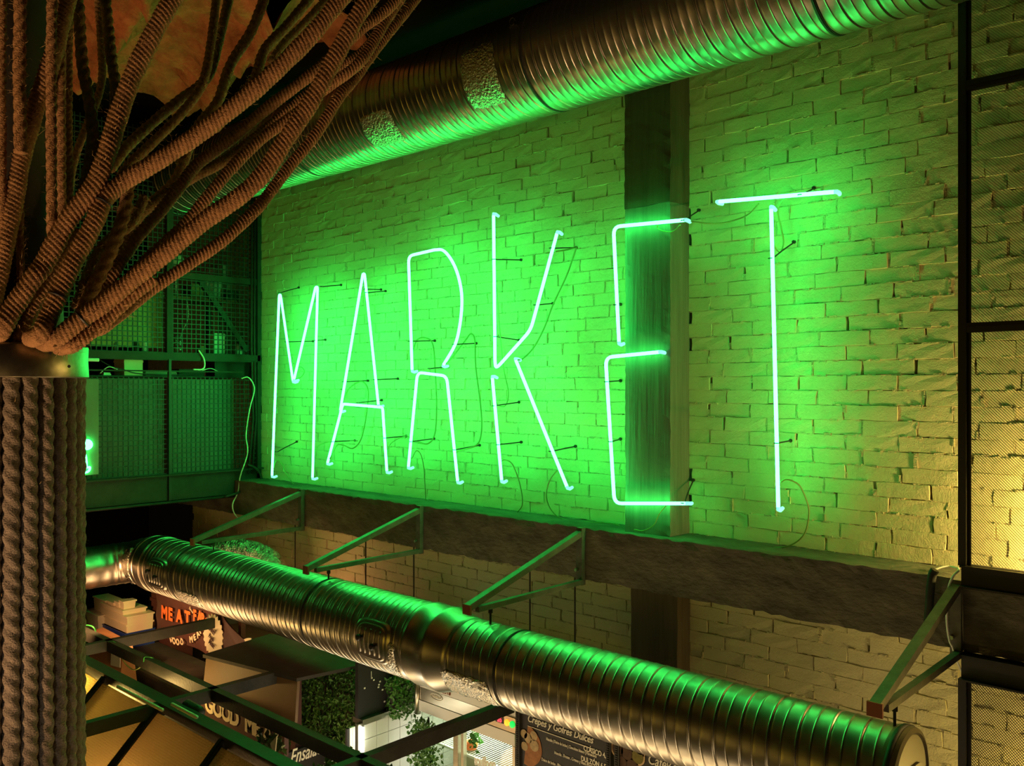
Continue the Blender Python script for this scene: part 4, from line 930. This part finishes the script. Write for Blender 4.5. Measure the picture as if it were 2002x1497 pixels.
def btext(s, px, py, size, m, ang=0, sx=.8, bold=.004):
    p = PY(px, py, BY); q = (p.x-xa)/(xb-xa); return text('lettering', s, size, (p.x, bcurve(q)-.022, p.z), m, bn, 'y', bold=bold, sx=sx, ang=ang)
for ch, px, py in zip('MEAT', (327, 341, 354, 366), (1204, 1208, 1212, 1216)): btext(ch, px, py, .150, 'orange', sx=.98, bold=.007)
for ch, px, py in zip('FARMS', (378, 385, 391, 400, 410), (1212, 1214, 1219, 1230, 1240)): btext(ch, px, py, .130, 'orange', sx=.85, bold=.006)
for i, ch in enumerate('GOOD MEAT'):
    t = -1.05+2.1*i/8; px = 368+27*math.sin(t)-2; py = 1226+28*math.cos(t)+2
    if ch != ' ': btext(ch, px, py, .070, 'cream', ang=t*.9, sx=1.1, bold=.003)
btext('Farms', 372, 1189, .035, 'cream', ang=-.5, sx=.8, bold=0)
sc_ = PY(436, 1238, BY); cx_, cz_ = sc_.x, sc_.z; q = (cx_-xa)/(xb-xa)
seal = []
for i in range(72):
    a = 2*PI*i/72; r = 1+.09*math.cos(a*22); seal.append((cx_+.115*r*math.cos(a), bcurve(q)-.055+.02*math.cos(a), cz_+.165*r*math.sin(a)))
obj('seal', MB().prism(seal, (0, .004, 0)), 'cream', bn, label='cream scalloped seal')
for s, dz, sz in (('Beef', .045, .075), ('Fresh', -.015, .05), ('Meat', -.065, .06)):
    text('seal_mark', s, sz, (cx_-.055, bcurve(q)-.066, cz_+dz), 'banner', bn, 'y', shear=.3, ang=-.35, sx=.75, bold=.001)
rbp = [PY(x, y, -.86) for x, y in ((458, 1249), (462, 1250), (472, 1250), (474, 1250), (484, 1247), (491, 1247))]
mb = MB()
for a, b in zip(rbp, rbp[1:]): mb.hexa([a+Vector((0, 0, -.055)), b+Vector((0, 0, -.055)), b+Vector((0, .004, -.055)), a+Vector((0, .004, -.055))], [a, b, b+Vector((0, .004, 0)), a+Vector((0, .004, 0))])
obj('ribbon', mb, 'cream', label='short folded cream ribbon right of the seal', cat='ribbon')
obj('stall_post', MB().bar(PY(473, 1200, -.78), PY(473, 1252, -.78), .04).bar(PY(473, 1252, -.78), Vector((PY(473, 1252, -.78).x, -.78, 0)), .04), 'maroon', label='dark post behind the cream ribbon', cat='post')
# hood with GOOD MEAT fascia
HY = -1.42
def H(px, py, Y_=HY): return PY(px, py, Y_)
hd = thing('stall_hood', H(460, 1400), 'boxy stall hood lit from below, with a maroon GOOD MEAT fascia', 'hood')
xl, xr = H(398, 1283).x, H(534, 1325).x
zt_ = H(398, 1283).z; zb2 = H(398, 1362).z
def slab(p, q, th): return MB().prism([p[0], p[1], q[1], q[0]], th)
yr_ = HY+.18*(xr-xl)
obj('front_panel', MB().hexa([(xl-.02, HY, zb2), (xr, yr_, zb2), (xr, yr_+.02, zb2), (xl-.02, HY+.02, zb2)], [(xl, HY+.02, zt_), (xr, yr_+.02, zt_), (xr, yr_+.04, zt_), (xl, HY+.04, zt_)]), 'hood', hd)
obj('side_panel', MB().hexa([(xl-.32, HY+.42, zb2-.02), (xl-.02, HY, zb2), (xl, HY+.01, zb2), (xl-.3, HY+.43, zb2-.02)], [(xl-.10, HY+.50, zt_), (xl, HY+.02, zt_), (xl+.02, HY+.03, zt_), (xl-.08, HY+.51, zt_)]), 'hood', hd)
tb = [(xl-.12, HY+.60), (xl-.01, HY), (xr+.02, yr_), (xr+.16, HY+.95)]
obj('top_board', MB().hexa([(x, y, zt_-.01) for x, y in tb], [(x, y, zt_+.012) for x, y in tb]), 'darkboard', hd, label='dark top board')
FY = HY-.06; f0 = H(390, 1361, FY); f1 = H(556, 1430, FY)
zft, zfb = H(395, 1352, FY).z, H(395, 1388, FY).z
fs = obj('fascia', MB().box((f0.x, FY, zfb-.035), (f1.x, FY+.03, zft)), 'maroon', hd, label='maroon fascia board')
p = H(402, 1377, FY)
for i, ch in enumerate('GOOD MEAT'):
    if ch != ' ': text('letter', ch, .150, (p.x+.108*i-(.03 if i > 3 else 0), FY-.006, p.z-.035), 'cream', fs, 'y', bold=.006, sx=1.02)
a = H(395, 1395, HY+.1); b = H(470, 1450, HY+.1)
obj('back_splash', MB().box((f0.x, HY+.10, zfb-.7), (H(482, 1450).x, HY+.12, zfb)), 'tile', hd)
obj('hood_leg', MB().bar((xl, HY+.05, 0), (xl, HY+.05, zb2), .05), 'maroon', hd); obj('hood_leg', MB().bar((xr-.20, HY+.30, 0), (xr-.20, HY+.30, zt_-.01), .05), 'maroon', hd)

# ------------------------------------------------------------------ stalls: planting, tiles, light strip
rnd = random.Random(11)
GY = -.86
gx0, gx1 = PY(527, 1380, GY).x, PY(706, 1380, GY).x; gz1 = PY(640, 1288, GY).z; gz0 = gz1-.62
gw = thing('living_wall', ((gx0+gx1)/2, GY, gz0), 'dense panel of small dark green leaves beside the hood', 'plant')
obj('planter_board', MB().box((gx0+.05, GY+.06, gz0+.02), (gx1-.04, GY+.12, gz1-.02)), 'darkboard', gw)
def gpos(r):
    x = r.uniform(gx0, gx1); s = (x-gx0)/(gx1-gx0); lo = gz0-.12*math.sin(s*2.6)+.16*max(0, s-.6)
    return (x, GY+r.uniform(-.05, .07), r.uniform(lo, gz1))
obj('leaves', leaves(5200, gpos, (0, -1, .35), .030, rnd), 'leaf', gw, kind='stuff')
TX = -4.54
y0t, y1t = PX(713, 1420, TX).y, -.10
zt1 = PX(715, 1411, TX).z
tw = thing('tiled_wall', (TX, (y0t+y1t)/2, 0), 'white tiled stall side wall lit by the light strip', 'wall panel', kind='structure')
obj('panel_core', MB().box((TX-.1, y0t, 0), (TX-.012, y1t, zt1)), 'grout', tw)
ts = .098; k = 0; yv = y0t
while yv < y1t-.02:
    for j in range(6): obj('tile', MB().box((TX-.014, yv+.0022, zt1-.015-(j+1)*ts+.0022), (TX, min(yv+ts, y1t)-.0022, zt1-.015-j*ts-.0022)), 'tile', tw)
    yv += ts
obj('edge_trim', MB().box((TX-.1, y0t-.02, zt1-.015), (TX+.006, y1t, zt1+.02)), 'galv', tw)
bp0 = PX(702, 1316, TX)
bb = thing('chalkboard', (TX, -.6, zt1), 'black chalk-marked panel above the tiled wall', 'panel')
obj('board', MB().box((TX-.06, y0t-.03, zt1+.022), (TX-.03, y1t, zt1+.40)), 'chalk', bb)
ck = MB()
for px, py in ((727, 1325), (743, 1332), (741, 1338), (740, 1343), (748, 1348), (713, 1345), (731, 1329), (752, 1371), (766, 1339), (771, 1337), (775, 1335), (780, 1333), (785, 1331)):
    q = PX(px, py, TX-.028); ck.box((q.x-.001, q.y-.006, q.z-.005), (q.x+.001, q.y+.006, q.z+.005))
q = PX(726, 1312, TX-.028); ck.box((q.x-.001, q.y-.002, q.z-.05), (q.x+.001, q.y+.002, q.z))
obj('chalk_marks', ck, 'chalkw', bb)
hy0, hy1 = PX(762, 1360, TX+.03).y, PX(810, 1360, TX+.03).y
tv = thing('trailing_plant', (TX+.03, (hy0+hy1)/2, zt1), 'dark trailing greenery over the tiled wall beside the fridge', 'plant')
obj('leaves', leaves(900, lambda r: (TX+r.uniform(-.02, .08), r.uniform(hy0, hy1), zt1+.24-r.uniform(0, .27)), (1, -.3, .2), .026, rnd), 'leaf', tv, kind='stuff')
obj('plant_box', MB().box((TX-.03, hy0+.03, zt1+.03), (TX+.02, hy1-.02, zt1+.22)), 'darkboard', tv)
ls = thing('light_strip', (TX+.03, y0t-.03, zt1-.4), 'glowing white vertical light strip at the edge of the tiles', 'lamp')
lzt, lzb = PX(708, 1419, TX).z, PX(708, 1466, TX).z
obj('diffuser', MB().tube([(TX+.02, y0t-.035, lzb), (TX+.02, y0t-.035, lzt)], .013, 8), 'led', ls, smooth=True)
obj('channel', MB().box((TX-.03, y0t-.055, lzb-.02), (TX+.006, y0t-.02, lzt+.02)), 'galv', ls)
light('strip_light', 'POINT', (TX+.10, y0t-.20, (lzt+lzb)/2+.05), 1.3, (1, .96, .72), .04)
for i in range(3): obj('curtain_rail', MB().box((TX-.03, y0t-.085-.022*i, 0), (TX-.01, y0t-.068-.022*i, zt1-.01)), 'white' if i < 2 else 'chalk', ls)
# Ensaladas board
EX = -4.95
e0 = PX(560, 1497, EX); e1 = PX(690, 1430, EX)
eb = thing('chalkboard_sign', (EX, (e0.y+e1.y)/2, e0.z-.4), 'black board lettered Ensaladas below the living wall', 'sign')
obj('board', MB().box((EX-.03, e0.y-.05, e0.z-.4), (EX, e1.y, PX(600, 1459, EX).z+.0)), 'chalk', eb)
p = PX(566, 1496, EX+.002)
text('lettering', 'Ensaladas', .135, (EX+.004, p.y, p.z+.005), 'chalkw', eb, 'x', shear=.35, bold=.001, sx=.62)
# potted plant
pc = PY(522, 1463, -1.75)
pp = thing('potted_plant', (pc.x, -1.75, pc.z-.12), 'bushy grey-green potted plant in front of the fascia', 'plant')
obj('leaves', leaves(260, lambda r: (pc.x+r.gauss(0, .046), -1.75+r.gauss(0, .04), pc.z+r.gauss(0, .036)), (.1, -.6, .7), .046, rnd), 'leafgrey', pp, kind='stuff')
obj('pot', MB().lathe((pc.x, -1.75, pc.z-.20), [(.05, 0), (.07, .10), (.072, .12), (.06, .12)], 'z', 20), 'cream', pp, smooth=True)
pcard = PY(538, 1462, -1.85); obj('price_card', MB().bar((pcard.x, -1.852, pcard.z-.16), (pcard.x, -1.852, pcard.z), .006).hexa([(pcard.x-.05, -1.85, pcard.z+.01), (pcard.x+.01, -1.86, pcard.z-.04), (pcard.x+.012, -1.855, pcard.z-.04), (pcard.x-.05, -1.845, pcard.z+.01)], [(pcard.x-.02, -1.85, pcard.z+.035), (pcard.x+.03, -1.86, pcard.z+.075), (pcard.x+.03, -1.855, pcard.z+.075), (pcard.x-.02, -1.845, pcard.z+.035)]), 'cream', label='small pale card stuck in the potted plant', cat='card')
sb = PY(660, 1478, -1.55)
obj('salad_display', leaves(160, lambda r: (sb.x+r.gauss(0, .08), -1.5+r.gauss(0, .06), sb.z-.05+r.gauss(0, .02)), (0, -.3, 1), .05, rnd), 'leaf', label='heap of salad leaves under the long beam', cat='salad', kind='stuff')

# ------------------------------------------------------------------ fridge
FRY = -.60
fx0, fx1 = PY(815, 1350, FRY).x, PY(1009, 1430, FRY).x
ztop = PY(815, 1318, FRY).z
fr = thing('display_fridge', ((fx0+fx1)/2, FRY, 0), 'steel glass-door fridge with red digits and two indicator lamps', 'fridge')
zh0, zh1 = PY(826, 1367, FRY).z, PY(826, 1343, FRY).z
obj('back', MB().box((fx0, -.06, 0), (fx1, -.03, ztop)), 'brushed', fr)
obj('side_wall', MB().box((fx1-.03, FRY, 0), (fx1, -.06, ztop)), 'brushed', fr); obj('side_wall', MB().box((fx0, FRY, zh0), (fx0+.04, -.06, ztop)), 'brushed', fr)
obj('roof', MB().box((fx0, FRY, ztop-.02), (fx1, -.03, ztop)), 'brushed', fr); obj('plinth', MB().box((fx0, FRY, 0), (fx1, -.06, .25)), 'brushed', fr)
hdr = obj('header', MB().box((fx0+.04, FRY-.008, zh0), (fx1, FRY+.02, zh1)), 'brushed', fr)
obj('upper_header', MB().box((fx0+.04, FRY-.006, zh1), (fx1, FRY+.02, ztop)), 'white', fr)
obj('white_trim', MB().box((fx0+.02, FRY-.012, zh0-.075), (fx1, FRY+.01, zh0-.004)), 'white', fr)
obj('corner_post', MB().tube([(fx0+.015, FRY-.005, zh0-.10), (fx0+.015, FRY-.005, ztop)], .022, 12), 'brushed', fr, smooth=True)
lg = PY(853, 1362, FRY-.012)
ov = []
for r_, t_ in ((1, .0),): ov = [(lg.x+.055*math.cos(a), FRY-.010, lg.z+.020*math.sin(a)) for a in np.linspace(0, 2*PI, 33)[:-1]]
obj('badge_ring', MB().tube(ov, .0022, 5, closed=True), 'chalkw', hdr); text('badge_lettering', 'infrico', .030, (lg.x, FRY-.010, lg.z-.008), 'chalkw', hdr, 'y', align='CENTER', shear=.2)
yr = PY(866, 1352, FRY-.01); text('year_marking', '2018', .040, (yr.x-.01, FRY-.009, zh1+.012), 'rust', fr, 'y', shear=.1)
ds = PY(985, 1408, FRY-.012)
cp = obj('control_panel', MB().box((ds.x-.075, FRY-.014, ds.z-.038), (ds.x+.10, FRY-.004, ds.z+.034)), 'brushed', fr)
obj('display', MB().box((ds.x-.065, FRY-.017, ds.z-.02), (ds.x, FRY-.012, ds.z+.024)), 'black', cp)
text('digits', '55', .046, (ds.x-.048, FRY-.018, ds.z-.014), 'lampred', cp, 'y', bold=.001, sx=.8)
for dx, m_ in ((.030, 'lampamb'), (.072, 'lampgrn')):
    obj('indicator_lamp', MB().lathe((ds.x+dx, FRY-.014, ds.z-.004), [(.019, 0), (.019, -.008), (.012, -.012), (.003, -.013)], 'y', 16), m_, cp, smooth=True)
zd1 = zh0-.08
dr_ = obj('door_frame', MB().box((fx0+.36, FRY-.01, .3), (fx0+.40, FRY+.02, zd1)).box((fx0+.43, FRY-.01, .3), (fx0+.45, FRY+.02, zd1)).box((fx1-.02, FRY-.01, .3), (fx1, FRY+.02, zd1)), 'brushed', fr)
obj('door_glass', MB().box((fx0+.04, FRY, .3), (fx1-.01, FRY+.006, zd1)), 'glass', fr)
for j, z in enumerate((zd1-.20, zd1-.52)):
    mb = MB().bar((fx0+.06, FRY+.06, z), (fx1-.04, FRY+.06, z), .014).bar((fx0+.06, -.10, z), (fx1-.04, -.10, z), .012)
    x = fx0+.06
    while x < fx1-.04: mb.bar((x, FRY+.06, z), (x, -.10, z), .0035); x += .022
    obj('wire_shelf', mb, 'white', fr)
mb = MB()
x = fx0+.47
while x < fx1-.05: mb.bar((x, FRY+.10, zd1-.50), (x, FRY+.10, zd1-.24), .005); x += .02
obj('wire_basket', mb, 'white', fr)
ST = fx1-.035
obj('inner_lightbox', MB().box((ST-.012, FRY+.05, zd1-.6), (ST, -.08, zd1-.02)), 'sheet', fr)
tq = PY(928, 1497, FRY-.004); text('sign_lettering', 'soulfoon', .085, (tq.x, FRY-.004, tq.z+.01), 'chalkw', fr, 'y', bold=.004, ang=.12, sx=.62)
light('fridge_light', 'AREA', ((fx0+fx1)/2, FRY+.25, zd1-.03), 9, (.95, 1, .82), .6, ((fx0+fx1)/2, FRY+.25, 0), .3)
tom = PY(917, 1428, FRY+.1); obj('tomato', MB().lathe((tom.x, FRY+.12, zd1-.195), [(.01, 0), (.035, .01), (.045, .035), (.035, .06), (.012, .064)], 'z', 14), 'orange', smooth=True, label='red tomato on the top fridge shelf', cat='tomato')
obj('fridge_herbs', leaves(90, lambda r: (tom.x+.05+r.gauss(0, .02), FRY+.1+r.gauss(0, .02), zd1-.10+r.gauss(0, .03)), (0, -1, .2), .03, rnd), 'leaf', label='sprig of green herbs behind the fridge glass', cat='herb', kind='stuff')
vx = fx0+.16
vn = thing('reflected_foliage', (vx, FRY-.03, .6), 'bright green leaves modelled as the foliage reflection at the left of the fridge', 'plant')  # reflection in the door glass, modelled as added leaves
obj('leaves', leaves(1500, lambda r: (vx+r.gauss(0, .07)-.02, FRY-.03+r.uniform(-.06, 0)+.0, zd1-.02-r.uniform(0, .62)), (0, -1, .2), .03, rnd), 'leaf', vn, kind='stuff')
obj('stem', MB().tube([(vx, FRY-.04, zd1), (vx+.02, FRY-.04, zd1-.3), (vx-.02, FRY-.04, .6)], .006, 6), 'gsteel', vn)

# ------------------------------------------------------------------ menu boards
MY = -.64
def board(px0, px1, pyt, lab):
    a = PY(px0, pyt, MY); b = PY(px1, pyt, MY); z1 = a.z+.12; z0 = z1-1.0
    root = thing('menu_board', ((a.x+b.x)/2, MY, z0), lab, 'menu board')
    obj('panel', MB().box((a.x, MY, z0), (b.x, MY+.02, z1)), 'chalk', root)
    for x in (a.x+.014, b.x-.014):
        mb = MB().box((x-.016, MY-.012, z0), (x+.016, MY+.004, z1)).box((x+.012, MY-.016, z0), (x+.017, MY-.010, z1)); q = z0
        while q < z1: mb.box((x-.010, MY-.016, q), (x+.006, MY-.011, q+.006)); q += .012
        obj('frame', mb, 'gsteel', root, label='beaded dark frame')
    return root, a, b, z1
m1, a, b, z1 = board(1011, 1196, 1388, 'black menu board headed Crepes y Gofres Dulces beside the fridge')
W_ = b.x-a.x; YY = MY-.002
def mt(s, px, py, size, sx=.8, bold=0., shear=0., par=None, m='chalkw'):
    p = PY(px, py, YY); return text('lettering', s, size, (p.x, YY, p.z), m, par or m1, 'y', sx=sx, bold=bold, shear=shear)
mt('Crepes y Gofres Dulces', 1031, 1409, .058, .84, .0006, .30)
p = PY(1032, 1418, YY); q = PY(1160, 1462, YY)
obj('underline', MB().hexa([(p.x, YY, p.z-.002), (q.x, YY, p.z-.006), (q.x, YY-.002, p.z-.006), (p.x, YY-.002, p.z-.002)], [(p.x, YY, p.z+.001), (q.x, YY, p.z-.001), (q.x, YY-.002, p.z-.001), (p.x, YY-.002, p.z+.001)]), 'chalkw', m1)
mt('Nutella | Dulce de leche | Chocolate blanco | Mermelada', 1068, 1446, .025, .62)
mt('CLÁSICO 4,5€', 1141, 1466, .040, .75, .0008)
mt('Nutella . Fresas . Crema y Nata Montada', 1084, 1473, .026, .68)
mt('DULZÓN 6,5€', 1136, 1486, .040, .75, .0008)
mt('Dulce de leche . Plátano . Nueces', 1059, 1486, .026, .66)
def disc(par, px, py, rx, rz, m, off, name='printed_photo', a0=0, a1=2*PI, n=22):
    c = PY(px, py, YY); pts = [(c.x+rx*math.cos(t)*(1+.05*noise.noise((t*2, px, 0))), YY-off, c.z+rz*math.sin(t)*(1+.05*noise.noise((t*2, px, 4)))) for t in np.linspace(a0, a1, n)]
    return obj(name, MB().prism(pts, (0, .001, 0)), m, par)
M['crepe'] = mat('crepe_print', (.42, .17, .05), .7, var=.4, vscale=30); M['cookie'] = mat('cookie_print', (.55, .40, .20), .7, var=.4, vscale=60); M['spice'] = mat('spice_print', (.10, .05, .025), .8, var=.5, vscale=80); M['spiceg'] = mat('green_spice_print', (.20, .17, .03), .8, var=.3, vscale=80); M['rim'] = mat('bowl_print', (.60, .42, .22), .7)
pl = disc(m1, 1030, 1457, .115, .115, 'crepe', .001, a0=-1.75, a1=1.5)
for px, py, r in ((1033, 1442, .030), (1044, 1438, .028), (1045, 1457, .034), (1026, 1458, .026), (1025, 1434, .026)): disc(pl, px, py, r, r, 'cookie', .003, 'printed_ball', n=14)
m2, a, b, z1 = board(1204, 1440, 1452, 'black menu board headed Café y té with spice bowls, right of the other')
for px, py, m_ in ((1208, 1464, 'spice'), (1226, 1471, 'spice'), (1247, 1479, 'spiceg'), (1215, 1490, 'spice'), (1236, 1498, 'spice'), (1230, 1452, 'spice'), (1252, 1461, 'spice')):
    d_ = disc(m2, px, py, .045, .045, 'rim', .002, 'printed_bowl'); disc(d_, px, py, .036, .036, m_, .0035, 'printed_spice')
mt('Café', 1266, 1491, .075, .8, .0005, .25, m2); mt('y té', 1302, 1502, .070, .8, .0005, .25, m2)
